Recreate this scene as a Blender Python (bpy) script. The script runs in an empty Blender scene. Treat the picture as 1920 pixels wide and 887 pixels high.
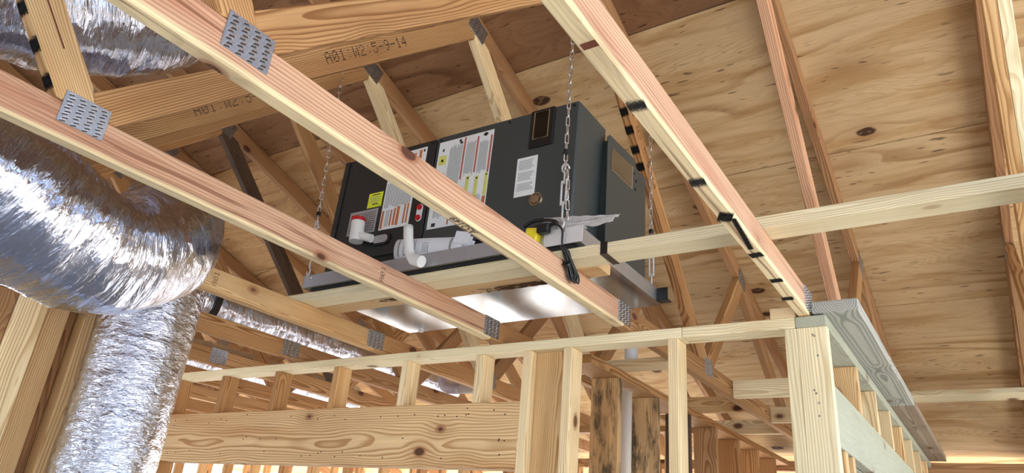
import bpy, bmesh, math, random
from mathutils import Vector, Matrix, noise
random.seed(7)
S = bpy.context.scene
COL = S.collection
CZ = 1.70                                   # eye height above the slab


def V(x, y, z):
    return Vector((x, y, z + CZ))


# ------------------------------------------------------------------ camera
cam_d = bpy.data.cameras.new('camera')
cam_d.sensor_width = 36.0
cam_d.lens = 1307.5 / 1920 * 36
cam_d.clip_start = 0.02
cam = bpy.data.objects.new('camera', cam_d)
COL.objects.link(cam)
_a, _b, _g = math.radians(35.121), math.radians(23.491), math.radians(5.033)
_f = Vector((-math.sin(_a) * math.cos(_b), math.cos(_a) * math.cos(_b), math.sin(_b)))
_r0 = Vector((math.cos(_a), math.sin(_a), 0))
_u0 = _r0.cross(_f)
_r = math.cos(_g) * _r0 + math.sin(_g) * _u0
_u = -math.sin(_g) * _r0 + math.cos(_g) * _u0
cam.matrix_world = Matrix(((_r.x, _u.x, -_f.x, 0), (_r.y, _u.y, -_f.y, 0), (_r.z, _u.z, -_f.z, CZ), (0, 0, 0, 1)))
S.camera = cam

# ------------------------------------------------------------------ world, sun, exposure
world = bpy.data.worlds.new('World')
S.world = world
world.use_nodes = True
wn = world.node_tree
bg = wn.nodes['Background']
sky = wn.nodes.new('ShaderNodeTexSky')
sky.sky_type = 'NISHITA'
sky.sun_disc = False
sky.sun_elevation = math.radians(48)
sky.sun_rotation = math.radians(15)
sky.air_density = 1.0
sky.dust_density = 2.5
wmx = wn.nodes.new('ShaderNodeMix')
wmx.data_type = 'RGBA'
wmx.blend_type = 'MULTIPLY'
wmx.inputs[0].default_value = 1.0
wmx.inputs[7].default_value = (0.96, 0.98, 1.0, 1)
wn.links.new(sky.outputs[0], wmx.inputs[6])
wn.links.new(wmx.outputs[2], bg.inputs[0])
bg.inputs[1].default_value = 0.50
sun_d = bpy.data.lights.new('sun', 'SUN')
sun_d.energy = 15.0
sun_d.angle = math.radians(0.6)
sun_d.color = (1.0, 0.97, 0.92)
sun = bpy.data.objects.new('sun', sun_d)
COL.objects.link(sun)
sun.rotation_euler = Vector((0.18, -0.66, -0.73)).to_track_quat('-Z', 'Y').to_euler()
sun.location = (0, 12, 14)
S.view_settings.view_transform = 'Standard'
S.view_settings.look = 'None'
S.view_settings.gamma = 1.0
S.view_settings.exposure = 0.9
S.view_settings.use_curve_mapping = False
try:
    S.cycles.use_denoising = True
    S.cycles.max_bounces = 8
    S.cycles.diffuse_bounces = 5
    S.cycles.sample_clamp_indirect = 8.0
except Exception:
    pass


# ------------------------------------------------------------------ material helpers
class NT:
    def __init__(s, name):
        s.m = bpy.data.materials.new(name)
        s.m.use_nodes = True
        s.t = s.m.node_tree
        s.b = s.t.nodes['Principled BSDF']

    def n(s, typ, **kw):
        nd = s.t.nodes.new(typ)
        for k, v in kw.items():
            setattr(nd, k, v)
        return nd

    def put(s, sock, v):
        if isinstance(v, bpy.types.NodeSocket):
            s.t.links.new(v, sock)
        else:
            sock.default_value = v

    def math(s, op, a, b=0.0, c=None, clamp=False):
        nd = s.n('ShaderNodeMath', operation=op, use_clamp=clamp)
        s.put(nd.inputs[0], a)
        s.put(nd.inputs[1], b)
        if c is not None:
            s.put(nd.inputs[2], c)
        return nd.outputs[0]

    def vec(s, op, a, b=(0, 0, 0)):
        nd = s.n('ShaderNodeVectorMath', operation=op)
        s.put(nd.inputs[0], a)
        s.put(nd.inputs[1], b)
        return nd.outputs[0]

    def comb(s, x, y, z):
        nd = s.n('ShaderNodeCombineXYZ')
        for i, v in enumerate((x, y, z)):
            s.put(nd.inputs[i], v)
        return nd.outputs[0]

    def sep(s, v):
        nd = s.n('ShaderNodeSeparateXYZ')
        s.put(nd.inputs[0], v)
        return nd.outputs

    def noise(s, v, scale=1.0, detail=2.0, rough=0.5, dist=0.0):
        nd = s.n('ShaderNodeTexNoise')
        s.put(nd.inputs['Vector'], v)
        nd.inputs['Scale'].default_value = scale
        nd.inputs['Detail'].default_value = detail
        nd.inputs['Roughness'].default_value = rough
        nd.inputs['Distortion'].default_value = dist
        return nd.outputs

    def voro(s, v, scale=1.0, feature='F1'):
        nd = s.n('ShaderNodeTexVoronoi', feature=feature)
        s.put(nd.inputs['Vector'], v)
        nd.inputs['Scale'].default_value = scale
        return nd.outputs

    def ramp(s, fac, pts, interp='LINEAR'):
        nd = s.n('ShaderNodeValToRGB')
        cr = nd.color_ramp
        cr.interpolation = interp
        while len(cr.elements) < len(pts):
            cr.elements.new(0.5)
        for e, (p, c) in zip(cr.elements, pts):
            e.position = p
            e.color = (*c, 1) if len(c) == 3 else c
        s.put(nd.inputs[0], fac)
        return nd.outputs[0]

    def mix(s, fac, a, b, blend='MIX'):
        nd = s.n('ShaderNodeMix', data_type='RGBA', blend_type=blend)
        s.put(nd.inputs[0], fac)
        for i, v in ((6, a), (7, b)):
            if isinstance(v, tuple) and len(v) == 3:
                v = (*v, 1)
            s.put(nd.inputs[i], v)
        return nd.outputs[2]

    def map(s, v, a, b, c, d):
        nd = s.n('ShaderNodeMapRange')
        nd.interpolation_type = 'SMOOTHSTEP'
        for i, x in enumerate((v, a, b, c, d)):
            s.put(nd.inputs[i], x)
        return nd.outputs[0]

    def bump(s, h, strength, dist):
        nd = s.n('ShaderNodeBump')
        nd.inputs['Strength'].default_value = strength
        nd.inputs['Distance'].default_value = dist
        s.put(nd.inputs['Height'], h)
        s.t.links.new(nd.outputs[0], s.b.inputs['Normal'])

    def fin(s, color=None, rough=0.5, metal=0.0, spec=None):
        if color is not None:
            s.put(s.b.inputs['Base Color'], (*color, 1) if isinstance(color, tuple) and len(color) == 3 else color)
        s.put(s.b.inputs['Roughness'], rough)
        s.b.inputs['Metallic'].default_value = metal
        if spec is not None:
            s.b.inputs['Specular IOR Level'].default_value = spec
        return s.m


def wood(name, early, late, heart, ring=0.0065, heart_amt=0.6, knots=1.0, dirt=0.0, late_amt=0.75, wander=0.024, sap=None, streak=0.0):
    k = NT(name)
    p = k.n('ShaderNodeTexCoord').outputs['Object']
    rnd = k.n('ShaderNodeObjectInfo').outputs['Random']
    off = k.comb(k.math('MULTIPLY', rnd, 91.7), k.math('MULTIPLY', rnd, 37.3), k.math('MULTIPLY', rnd, 53.9))
    q = k.vec('ADD', p, off)
    # knots
    vd = k.voro(k.vec('MULTIPLY', q, (3.1, 5.2, 5.2)))['Distance']
    kn = k.map(vd, 0.095, 0.070, 0.0, 1.0)
    rim = k.math('MULTIPLY', k.map(vd, 0.135, 0.10, 0.0, 1.0), 0.6)
    halo = k.map(vd, 0.40, 0.06, 0.0, 1.0)
    lown = k.noise(k.vec('MULTIPLY', q, (1.2, 6, 6)), 1.0, 2.0)['Color']
    wob = k.vec('MULTIPLY', k.vec('SUBTRACT', lown, (0.5, 0.5, 0.5)), (0, wander * 2, wander * 2))
    px, py, pz = k.sep(k.vec('ADD', p, wob))
    oy = k.math('MULTIPLY', k.math('SUBTRACT', k.math('FRACT', k.math('MULTIPLY', rnd, 7.13)), 0.5), 0.11)
    oz = k.math('MULTIPLY', k.math('SUBTRACT', k.math('FRACT', k.math('MULTIPLY', rnd, 13.7)), 0.5), 0.11)
    yy = k.math('ADD', py, oy)
    zz = k.math('ADD', pz, oz)
    r = k.math('SQRT', k.math('ADD', k.math('MULTIPLY', yy, yy), k.math('MULTIPLY', zz, zz)))
    r = k.math('ADD', r, k.math('MULTIPLY', px, 0.006))
    r = k.math('ADD', r, k.math('MULTIPLY', halo, 0.012))
    t = k.math('FRACT', k.math('DIVIDE', r, ring))
    lw = k.map(t, 0.35, 0.86, 0.0, 1.0)
    lw = k.math('MULTIPLY', lw, k.map(t, 1.0, 0.95, 0.0, 1.0))
    fib = k.noise(k.vec('MULTIPLY', q, (5, 260, 260)), 1.0, 3.0, 0.6)['Fac']
    tone = k.noise(k.vec('MULTIPLY', q, (0.7, 8, 8)), 1.0, 3.0, 0.55)['Fac']
    hm = k.math('MULTIPLY', k.map(tone, 0.42, 0.68, 0.0, 1.0), heart_amt)
    c = k.mix(hm, early, heart)
    var = k.noise(k.vec('MULTIPLY', q, (0.5, 3, 3)), 1.0, 1.0)['Fac']
    lwf = k.math('MULTIPLY', lw, k.math('MULTIPLY_ADD', var, 0.9, late_amt - 0.45, clamp=True))
    c = k.mix(lwf, c, k.mix(hm, late, tuple(v * 0.8 for v in late)))
    if sap:
        sz = k.math('ADD', k.sep(p)[2], k.math('MULTIPLY_ADD', tone, 0.03, -0.015))
        sm = k.map(sz, -0.0385, -0.027, 0.9, 0.0)
        c = k.mix(sm, c, k.mix(k.math('MULTIPLY', lwf, 0.6), sap, tuple(v * 0.62 for v in sap)))
    c = k.mix(k.math('MULTIPLY', halo, 0.3 * knots), c, tuple(v * 0.75 for v in late))
    if streak:
        stn = k.noise(k.vec('MULTIPLY', k.vec('ADD', q, wob), (0.45, 48, 48)), 1.0, 2.0)['Fac']
        c = k.mix(k.math('MULTIPLY', k.map(stn, 0.58, 0.70, 0, 1), streak), c, tuple(v * 0.62 for v in late))
    c = k.mix(k.math('MULTIPLY', rim, knots), c, (0.30, 0.11, 0.05))
    c = k.mix(k.math('MULTIPLY', kn, 0.9 * knots), c, (0.075, 0.026, 0.014))
    sc = k.math('MULTIPLY_ADD', fib, 0.55, 0.72)
    c = k.mix(1.0, c, k.comb(sc, sc, sc), 'MULTIPLY')
    ob = k.math('MULTIPLY_ADD', k.math('FRACT', k.math('MULTIPLY', rnd, 29.3)), 0.22, 0.88)
    c = k.mix(1.0, c, k.comb(ob, ob, ob), 'MULTIPLY')
    if dirt:
        d = k.noise(k.vec('MULTIPLY', q, (3, 14, 14)), 1.0, 5.0, 0.7)['Fac']
        c = k.mix(k.math('MULTIPLY', k.map(d, 0.47, 0.64, 0, 1), dirt), c, (0.035, 0.03, 0.022))
    k.bump(fib, 0.15, 0.001)
    return k.fin(c, 0.72, spec=0.25)


M = {}
M['pine_pale'] = wood('pine_pale', (0.84, 0.71, 0.45), (0.57, 0.37, 0.165), (0.77, 0.57, 0.31), heart_amt=0.6, knots=0.9, late_amt=0.75)
M['pine_cream'] = wood('pine_cream', (0.89, 0.81, 0.55), (0.66, 0.50, 0.25), (0.84, 0.72, 0.45), heart_amt=0.5, knots=0.8, late_amt=0.65)
M['pine_pink'] = wood('pine_pink', (0.76, 0.47, 0.28), (0.40, 0.15, 0.065), (0.55, 0.235, 0.125), heart_amt=0.9, late_amt=0.65, streak=0.5)
M['pine_chord'] = wood('pine_chord', (0.61, 0.39, 0.25), (0.32, 0.125, 0.06), (0.43, 0.195, 0.115), ring=0.009, heart_amt=0.95, late_amt=0.5, wander=0.034, sap=(0.85, 0.71, 0.42), streak=0.75)
M['pine_amber'] = wood('pine_amber', (0.53, 0.31, 0.135), (0.26, 0.11, 0.035), (0.42, 0.20, 0.075), heart_amt=0.7, late_amt=0.85)
M['pine_brown'] = wood('pine_brown', (0.46, 0.265, 0.125), (0.24, 0.105, 0.04), (0.37, 0.18, 0.078), heart_amt=0.7, late_amt=0.7)
M['pine_dark'] = wood('pine_dark', (0.115, 0.072, 0.045), (0.06, 0.035, 0.02), (0.09, 0.055, 0.035), heart_amt=0.6, dirt=0.5)
M['pine_gray'] = wood('pine_gray', (0.46, 0.47, 0.41), (0.22, 0.23, 0.20), (0.37, 0.37, 0.32), ring=0.0075, heart_amt=0.5, knots=0.5, late_amt=0.7, wander=0.006)
M['pine_graybrown'] = wood('pine_graybrown', (0.44, 0.37, 0.28), (0.22, 0.15, 0.10), (0.35, 0.27, 0.20), heart_amt=0.5, late_amt=0.8, wander=0.008)
M['pine_green'] = wood('pine_green', (0.42, 0.44, 0.34), (0.30, 0.31, 0.235), (0.38, 0.39, 0.30), heart_amt=0.4, knots=0.4, late_amt=0.5)
M['pine_mold'] = wood('pine_mold', (0.60, 0.42, 0.22), (0.36, 0.19, 0.08), (0.47, 0.29, 0.13), heart_amt=0.6, dirt=0.9)
M['pine_post'] = wood('pine_post', (0.76, 0.54, 0.28), (0.45, 0.235, 0.085), (0.62, 0.36, 0.15), heart_amt=0.8, late_amt=0.78)
M['pine_header'] = wood('pine_header', (0.78, 0.57, 0.31), (0.44, 0.215, 0.075), (0.60, 0.32, 0.13), ring=0.0085, heart_amt=0.9, late_amt=0.85, wander=0.035)


def plywood(name, a, b, c_, streak=0.7):
    k = NT(name)
    p = k.n('ShaderNodeTexCoord').outputs['Object']
    rnd = k.n('ShaderNodeObjectInfo').outputs['Random']
    off = k.comb(k.math('MULTIPLY', rnd, 71.3), k.math('MULTIPLY', rnd, 43.1), 0.0)
    q = k.vec('MULTIPLY', k.vec('ADD', p, off), (1, 1, 0))
    vd = k.voro(k.vec('MULTIPLY', q, (1.9, 3.3, 1)))['Distance']
    wv = k.vec('MULTIPLY', k.noise(k.vec('MULTIPLY', q, (14, 22, 1)), 1.0, 2.0)['Color'], (0.05, 0.05, 0))
    vd = k.voro(k.vec('ADD', k.vec('MULTIPLY', q, (1.9, 3.3, 1)), wv))['Distance']
    kn = k.map(vd, 0.105, 0.080, 0, 1)
    halo = k.map(vd, 0.34, 0.06, 0, 1)
    x, y, z = k.sep(q)
    n1 = k.noise(k.vec('MULTIPLY', q, (0.55, 2.1, 1)), 1.0, 2.0)['Fac']
    n2 = k.noise(k.vec('MULTIPLY', q, (2.0, 9.0, 1)), 1.0, 3.0)['Fac']
    h = k.math('ADD', k.math('MULTIPLY', y, 1.5), k.math('MULTIPLY', n1, 1.3))
    h = k.math('ADD', h, k.math('MULTIPLY', n2, 0.22))
    h = k.math('ADD', h, k.math('MULTIPLY', halo, 0.12))
    t = k.math('FRACT', k.math('MULTIPLY', h, 5.0))
    t2 = k.math('FRACT', k.math('MULTIPLY', h, 37.0))
    blot = k.noise(k.vec('MULTIPLY', q, (1.3, 9.0, 1)), 1.0, 4.0, 0.6, 0.5)['Fac']
    col = k.mix(k.map(blot, 0.46, 0.66, 0.0, 0.75), a, b)
    lowt = k.noise(k.vec('MULTIPLY', q, (0.9, 2.2, 1)), 1.0, 2.0)['Fac']
    band = k.math('MULTIPLY', k.map(t, 0.45, 0.85, 0, 1), k.map(t, 1.0, 0.88, 0, 1))
    col = k.mix(k.math('MULTIPLY', band, k.map(lowt, 0.42, 0.66, 0.05, 0.7)), col, c_)
    col = k.mix(k.math('MULTIPLY', k.map(t2, 0.45, 0.9, 0, 1), k.map(lowt, 0.6, 0.4, 0.04, 0.24)), col, c_)
    fib = k.noise(k.vec('MULTIPLY', q, (7, 190, 1)), 1.0, 3.0, 0.6)['Fac']
    sc = k.math('MULTIPLY_ADD', fib, 0.5, 0.75)
    col = k.mix(1.0, col, k.comb(sc, sc, sc), 'MULTIPLY')
    sp = k.noise(k.vec('MULTIPLY', q, (11, 55, 1)), 1.0, 1.0)['Fac']
    sp2 = k.noise(k.vec('MULTIPLY', q, (1.5, 3, 1)), 1.0, 1.0)['Fac']
    spm = k.math('MULTIPLY', k.map(sp, 0.66, 0.72, 0, 1), k.map(sp2, 0.42, 0.56, 0, streak))
    col = k.mix(spm, col, (0.06, 0.03, 0.015))
    col = k.mix(k.math('MULTIPLY', halo, 0.35), col, c_)
    rag = k.noise(k.vec('MULTIPLY', q, (30, 50, 1)), 1.0, 2.0)['Fac']
    col = k.mix(k.math('MULTIPLY', kn, k.map(rag, 0.3, 0.5, 0.55, 0.95)), col, (0.05, 0.02, 0.01))
    ob = k.math('MULTIPLY_ADD', k.math('FRACT', k.math('MULTIPLY', rnd, 17.9)), 0.2, 0.88)
    col = k.mix(1.0, col, k.comb(ob, ob, ob), 'MULTIPLY')
    return k.fin(col, 0.75, spec=0.2)


M['ply_cream'] = plywood('ply_cream', (0.66, 0.485, 0.27), (0.50, 0.31, 0.13), (0.33, 0.165, 0.055))
M['ply_tan'] = plywood('ply_tan', (0.56, 0.35, 0.165), (0.37, 0.185, 0.065), (0.20, 0.08, 0.025))
M['ply_red'] = plywood('ply_red', (0.28, 0.148, 0.072), (0.205, 0.098, 0.042), (0.12, 0.048, 0.018), 1.0)  # dark brown, partly veneer colour, partly dim light under the upper roof


def plain(name, col, rough=0.5, metal=0.0, var=0.0, scale=40.0, spec=None):
    k = NT(name)
    if var:
        p = k.n('ShaderNodeTexCoord').outputs['Object']
        f = k.noise(p, scale, 3.0)['Fac']
        c = k.mix(f, tuple(max(0, v * (1 - var)) for v in col), tuple(min(1, v * (1 + var)) for v in col))
        return k.fin(c, rough, metal, spec)
    return k.fin(col, rough, metal, spec)


def galv(name, col, rough=0.34, spang=30.0):
    k = NT(name)
    p = k.n('ShaderNodeTexCoord').outputs['Object']
    f = k.voro(p, spang)['Color']
    g = k.sep(f)[0]
    c = k.mix(g, tuple(v * 0.95 for v in col), col)
    rr = k.math('MULTIPLY_ADD', g, 0.02, rough)
    k.bump(k.noise(p, 1.6, 1.0)['Fac'], 0.12, 0.02)
    return k.fin(c, rr, 1.0)


M['galv'] = galv('galv', (0.46, 0.48, 0.50), 0.24)
M['galv_lip_lit'] = galv('galv_lip_lit', (0.58, 0.61, 0.64), 0.45)  # paler, rougher copy of galv, imitating light caught by the pan lip
M['gusset'] = galv('gusset', (0.42, 0.43, 0.45), 0.42, 90)
M['tooth'] = plain('tooth', (0.80, 0.78, 0.76), 0.28, 1.0, 0.4, 300)
M['chain'] = plain('chain', (0.78, 0.77, 0.74), 0.3, 1.0, 0.15)
M['steel_white'] = plain('steel_white', (0.72, 0.73, 0.72), 0.45, 0.3, 0.08)
M['paint'] = plain('paint', (0.046, 0.057, 0.057), 0.36, 0.0, 0.06, 300, spec=0.6)
M['paint_door'] = plain('paint_door', (0.018, 0.020, 0.020), 0.42, 0.0, 0.06, 300, spec=0.5)
M['black'] = plain('black', (0.008, 0.008, 0.008), 0.4, 0.0, 0.2)
M['rubber'] = plain('rubber', (0.02, 0.02, 0.018), 0.75, 0.0, 0.2)
M['white'] = plain('white', (0.80, 0.81, 0.80), 0.5, 0.0, 0.03)
M['pvc'] = plain('pvc', (0.84, 0.84, 0.80), 0.35, 0.0, 0.03)
M['primer'] = plain('primer', (0.34, 0.22, 0.36), 0.4, 0.0, 0.3)
M['paper'] = plain('paper', (0.86, 0.90, 0.94), 0.6, 0.0, 0.03)
M['label'] = plain('label', (0.84, 0.88, 0.88), 0.45, 0.0, 0.04)
M['label_silver'] = plain('label_silver', (0.42, 0.42, 0.42), 0.4, 0.2, 0.1)
M['label_yellow'] = plain('label_yellow', (0.75, 0.83, 0.03), 0.45, 0.0, 0.04)
M['print_gray'] = plain('print_gray', (0.30, 0.33, 0.33), 0.5, 0.0, 0.25, 200)
M['print_dark'] = plain('print_dark', (0.03, 0.03, 0.035), 0.5, 0.0, 0.2, 200)
M['print_red'] = plain('print_red', (0.52, 0.13, 0.10), 0.5, 0.0, 0.1)
M['print_orange'] = plain('print_orange', (0.55, 0.17, 0.05), 0.5, 0.0, 0.1)
M['print_yellow'] = plain('print_yellow', (0.70, 0.72, 0.18), 0.5, 0.0, 0.1)
M['red'] = plain('red', (0.55, 0.015, 0.02), 0.35, 0.0, 0.1)
M['yellow'] = plain('yellow', (0.85, 0.70, 0.02), 0.4, 0.0, 0.05)
M['brass'] = plain('brass', (0.55, 0.47, 0.32), 0.3, 1.0, 0.2)
M['ink'] = plain('ink', (0.022, 0.012, 0.008), 0.7, 0.0, 0.3, 200)
M['sheath'] = plain('sheath', (0.50, 0.47, 0.42), 0.85, 0.0, 0.2, 6)  # added wall panels, neutral tone to bounce less orange light
M['light_block'] = plain('light_block', (0.02, 0.018, 0.016), 0.9, 0.0, 0.2)  # dark sheet that stops sky light in the plywood gaps
M['kraft'] = plain('kraft', (0.42, 0.28, 0.16), 0.8, 0.0, 0.1)

k = NT('foil')
p_ = k.n('ShaderNodeTexCoord').outputs['UV']
w1 = k.noise(k.vec('MULTIPLY', p_, (55, 9, 1)), 1.0, 5.0, 0.6, 0.9)['Fac']
w2 = k.voro(k.vec('ADD', k.vec('MULTIPLY', p_, (42, 18, 1)), k.vec('MULTIPLY', k.noise(k.vec('MULTIPLY', p_, (20, 10, 1)), 1.0, 2.0)['Color'], (2.5, 2.5, 0))), 1.0)['Distance']
w3 = k.noise(k.vec('MULTIPLY', p_, (160, 22, 1)), 1.0, 3.0, 0.55, 0.6)['Fac']
hh = k.math('ADD', k.math('MULTIPLY', w1, 0.8), k.math('ADD', k.math('MULTIPLY', w2, 0.4), k.math('MULTIPLY', w3, 0.38)))
k.bump(hh, 1.0, 0.0065)
M['foil'] = k.fin((0.60, 0.64, 0.76), 0.085, 1.0)

k = NT('foil_crumple')
p_ = k.n('ShaderNodeTexCoord').outputs['UV']
wrp = k.vec('MULTIPLY', k.noise(k.vec('MULTIPLY', p_, (16, 12, 1)), 1.0, 3.0)['Color'], (2.2, 2.2, 0))
w1 = k.voro(k.vec('ADD', k.vec('MULTIPLY', p_, (34, 17, 1)), wrp), 1.0)['Distance']
w2 = k.noise(k.vec('MULTIPLY', p_, (95, 34, 1)), 1.0, 3.0, 0.6, 1.2)['Fac']
k.bump(k.math('ADD', k.math('MULTIPLY', w1, 0.7), k.math('MULTIPLY', w2, 0.55)), 1.0, 0.0075)
M['foil_crumple'] = k.fin((0.58, 0.62, 0.74), 0.07, 1.0)

k = NT('clear_film')
p_ = k.n('ShaderNodeTexCoord').outputs['Object']
k.bump(k.noise(p_, 22.0, 4.0, 0.6)['Fac'], 0.8, 0.02)
M['film'] = k.fin((0.86, 0.85, 0.83), 0.22)
k.b.inputs['Alpha'].default_value = 0.55

k = NT('spray')
gc = k.n('ShaderNodeTexCoord').outputs['Generated']
gx, gy, gz = k.sep(gc)
ob_ = k.n('ShaderNodeTexCoord').outputs['Object']
nn = k.noise(ob_, 160.0, 4.0, 0.7)['Fac']
ex = k.math('SUBTRACT', 1.0, k.math('ABSOLUTE', k.math('MULTIPLY_ADD', gx, 2.0, -1.0)))
al = k.map(k.math('ADD', ex, k.math('MULTIPLY_ADD', nn, 1.1, -0.55)), 0.12, 0.80, 0.0, 0.95)
k.put(k.b.inputs['Alpha'], al)
M['spray'] = k.fin((0.012, 0.011, 0.010), 0.8, spec=0.1)
k = NT('spray_faint')
gc = k.n('ShaderNodeTexCoord').outputs['Generated']
gx, gy, gz = k.sep(gc)
nn = k.noise(k.n('ShaderNodeTexCoord').outputs['Object'], 190.0, 4.0, 0.75)['Fac']
ex = k.math('SUBTRACT', 1.0, k.math('ABSOLUTE', k.math('MULTIPLY_ADD', gx, 2.0, -1.0)))
k.put(k.b.inputs['Alpha'], k.map(k.math('ADD', ex, k.math('MULTIPLY_ADD', nn, 1.6, -0.8)), 0.2, 1.0, 0.0, 0.85))
M['spray_faint'] = k.fin((0.03, 0.029, 0.028), 0.8, spec=0.1)
M['stain'] = plain('stain', (0.16, 0.045, 0.018), 0.8, 0.0, 0.3)

k = NT('concrete')
p_ = k.n('ShaderNodeTexCoord').outputs['Object']
M['concrete'] = k.fin(k.mix(k.noise(p_, 2.5, 5.0)['Fac'], (0.23, 0.225, 0.21), (0.34, 0.335, 0.32)), 0.85)
k = NT('sand')
p_ = k.n('ShaderNodeTexCoord').outputs['Object']
M['sand'] = k.fin(k.mix(k.noise(p_, 0.8, 6.0)['Fac'], (0.46, 0.44, 0.40), (0.58, 0.56, 0.52)), 0.95)


# ------------------------------------------------------------------ object helpers
def tag(o, label=None, cat=None, group=None, kind=None):
    if label:
        o['label'] = label
    if cat:
        o['category'] = cat
    if group:
        o['group'] = group
    if kind:
        o['kind'] = kind
    return o


def link(o, parent=None):
    COL.objects.link(o)
    if parent is not None:
        o.parent = parent
        o.matrix_parent_inverse = parent['_inv'] if False else PINV[parent.name]
    return o


PINV = {}


def reg(o, mw):
    PINV[o.name] = mw.inverted()


def empty(name, loc, label=None, cat=None, group=None, kind=None):
    o = bpy.data.objects.new(name, None)
    o.empty_display_size = 0.1
    COL.objects.link(o)
    o.location = loc
    reg(o, Matrix.Translation(loc))
    return tag(o, label, cat, group, kind)


def obj(name, me, mat, parent=None, mw=None, smooth=False):
    if isinstance(me, bmesh.types.BMesh):
        bm = me
        me = bpy.data.meshes.new(name)
        bm.to_mesh(me)
        bm.free()
    if mat is not None and not me.materials:
        me.materials.append(mat)
    if smooth:
        for pl in me.polygons:
            pl.use_smooth = True
    o = bpy.data.objects.new(name, me)
    mw = mw or Matrix.Identity(4)
    if parent is not None:
        o.parent = parent
        o.matrix_parent_inverse = PINV[parent.name]
    COL.objects.link(o)
    o.matrix_basis = mw
    reg(o, mw)
    return o


def frame(o, xdir, zhint):
    x = Vector(xdir).normalized()
    z = Vector(zhint)
    z = (z - x * z.dot(x)).normalized()
    y = z.cross(x)
    return Matrix(((x.x, y.x, z.x, o[0]), (x.y, y.y, z.y, o[1]), (x.z, y.z, z.z, o[2]), (0, 0, 0, 1)))


def box_bm(sx, sy, sz, bev=0.0, c=(0, 0, 0), bm=None):
    new = bm is None
    bm = bm or bmesh.new()
    r = bmesh.ops.create_cube(bm, size=1.0)
    vs = r['verts']
    for v in vs:
        v.co = Vector((v.co.x * sx + c[0], v.co.y * sy + c[1], v.co.z * sz + c[2]))
    if bev:
        es = list({e for v in vs for e in v.link_edges})
        bmesh.ops.bevel(bm, geom=es, offset=bev, segments=1, affect='EDGES', profile=0.5)
    return bm


def prism(poly, x0, x1, bev=0.0):
    """polygon in (y,z), extruded along x (world aligned)."""
    bm = bmesh.new()
    a = [bm.verts.new((x0, y, z)) for y, z in poly]
    b = [bm.verts.new((x1, y, z)) for y, z in poly]
    n = len(poly)
    bm.faces.new(a)
    bm.faces.new(b[::-1])
    for i in range(n):
        j = (i + 1) % n
        bm.faces.new((a[i], b[i], b[j], a[j]))
    bmesh.ops.recalc_face_normals(bm, faces=bm.faces)
    if bev:
        bmesh.ops.bevel(bm, geom=list(bm.edges), offset=bev, segments=1, affect='EDGES')
    return bm


def board(name, p0, p1, sy, sz, mat, parent, zh=(0, 0, 1), bev=0.0025, **kw):
    """a length of lumber from p0 to p1; sy x sz section, sz towards zh"""
    p0, p1 = Vector(p0), Vector(p1)
    d = p1 - p0
    o = obj(name, box_bm(d.length, sy, sz, bev), M[mat] if isinstance(mat, str) else mat, parent, frame((p0 + p1) / 2, d, zh))
    return tag(o, **kw)


def bx(name, x0, x1, y0, y1, z0, z1, mat, parent, axis='x', bev=0.0025, **kw):
    """axis aligned lumber, z relative to the eye, grain along axis"""
    c = ((x0 + x1) / 2, (y0 + y1) / 2, (z0 + z1) / 2)
    if axis == 'x':
        return board(name, V(x0, c[1], c[2]), V(x1, c[1], c[2]), y1 - y0, z1 - z0, mat, parent, (0, 0, 1), bev, **kw)
    if axis == 'y':
        return board(name, V(c[0], y0, c[2]), V(c[0], y1, c[2]), x1 - x0, z1 - z0, mat, parent, (0, 0, 1), bev, **kw)
    return board(name, V(c[0], c[1], z0), V(c[0], c[1], z1), y1 - y0, x1 - x0, mat, parent, (1, 0, 0), bev, **kw)


def clip(poly, pt, nrm):
    """keep the side where (p-pt).n <= 0"""
    out = []
    for i in range(len(poly)):
        a, b = poly[i], poly[(i + 1) % len(poly)]
        da = (a[0] - pt[0]) * nrm[0] + (a[1] - pt[1]) * nrm[1]
        db = (b[0] - pt[0]) * nrm[0] + (b[1] - pt[1]) * nrm[1]
        if da <= 0:
            out.append(a)
        if (da < 0 < db) or (db < 0 < da):
            t = da / (da - db)
            out.append((a[0] + (b[0] - a[0]) * t, a[1] + (b[1] - a[1]) * t))
    return out


def tube_bm(pts, r, seg=10, bm=None, caps=True, closed=False):
    bm = bm or bmesh.new()
    pts = [Vector(p) for p in pts]
    n = len(pts)
    rad = r if isinstance(r, (list, tuple)) else [r] * n
    rings = []
    up = None
    for i, p in enumerate(pts):
        if closed:
            t = (pts[(i + 1) % n] - pts[i - 1]).normalized()
        else:
            t = (pts[min(i + 1, n - 1)] - pts[max(i - 1, 0)]).normalized()
        if up is None:
            up = Vector((0, 0, 1)) if abs(t.z) < 0.9 else Vector((1, 0, 0))
        up = (up - t * up.dot(t)).normalized()
        s = t.cross(up)
        rings.append([bm.verts.new(p + (up * math.cos(a) + s * math.sin(a)) * rad[i]) for a in (2 * math.pi * j / seg for j in range(seg))])
    for i in range(n if closed else n - 1):
        A, B = rings[i], rings[(i + 1) % n]
        for j in range(seg):
            bm.faces.new((A[j], A[(j + 1) % seg], B[(j + 1) % seg], B[j]))
    if caps and not closed:
        bm.faces.new(rings[0][::-1])
        bm.faces.new(rings[-1])
    bmesh.ops.recalc_face_normals(bm, faces=bm.faces)
    return bm


def smooth_path(pts, n):
    pts = [Vector(p) for p in pts]
    P = [pts[0] * 2 - pts[1]] + pts + [pts[-1] * 2 - pts[-2]]
    out = []
    m = len(pts) - 1
    for i in range(n):
        t = i / (n - 1) * m
        k_ = min(int(t), m - 1)
        u = t - k_
        a, b, c, d = P[k_:k_ + 4]
        out.append(0.5 * ((2 * b) + (c - a) * u + (2 * a - 5 * b + 4 * c - d) * u * u + (3 * b - a - 3 * c + d) * u ** 3))
    return out


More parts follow.
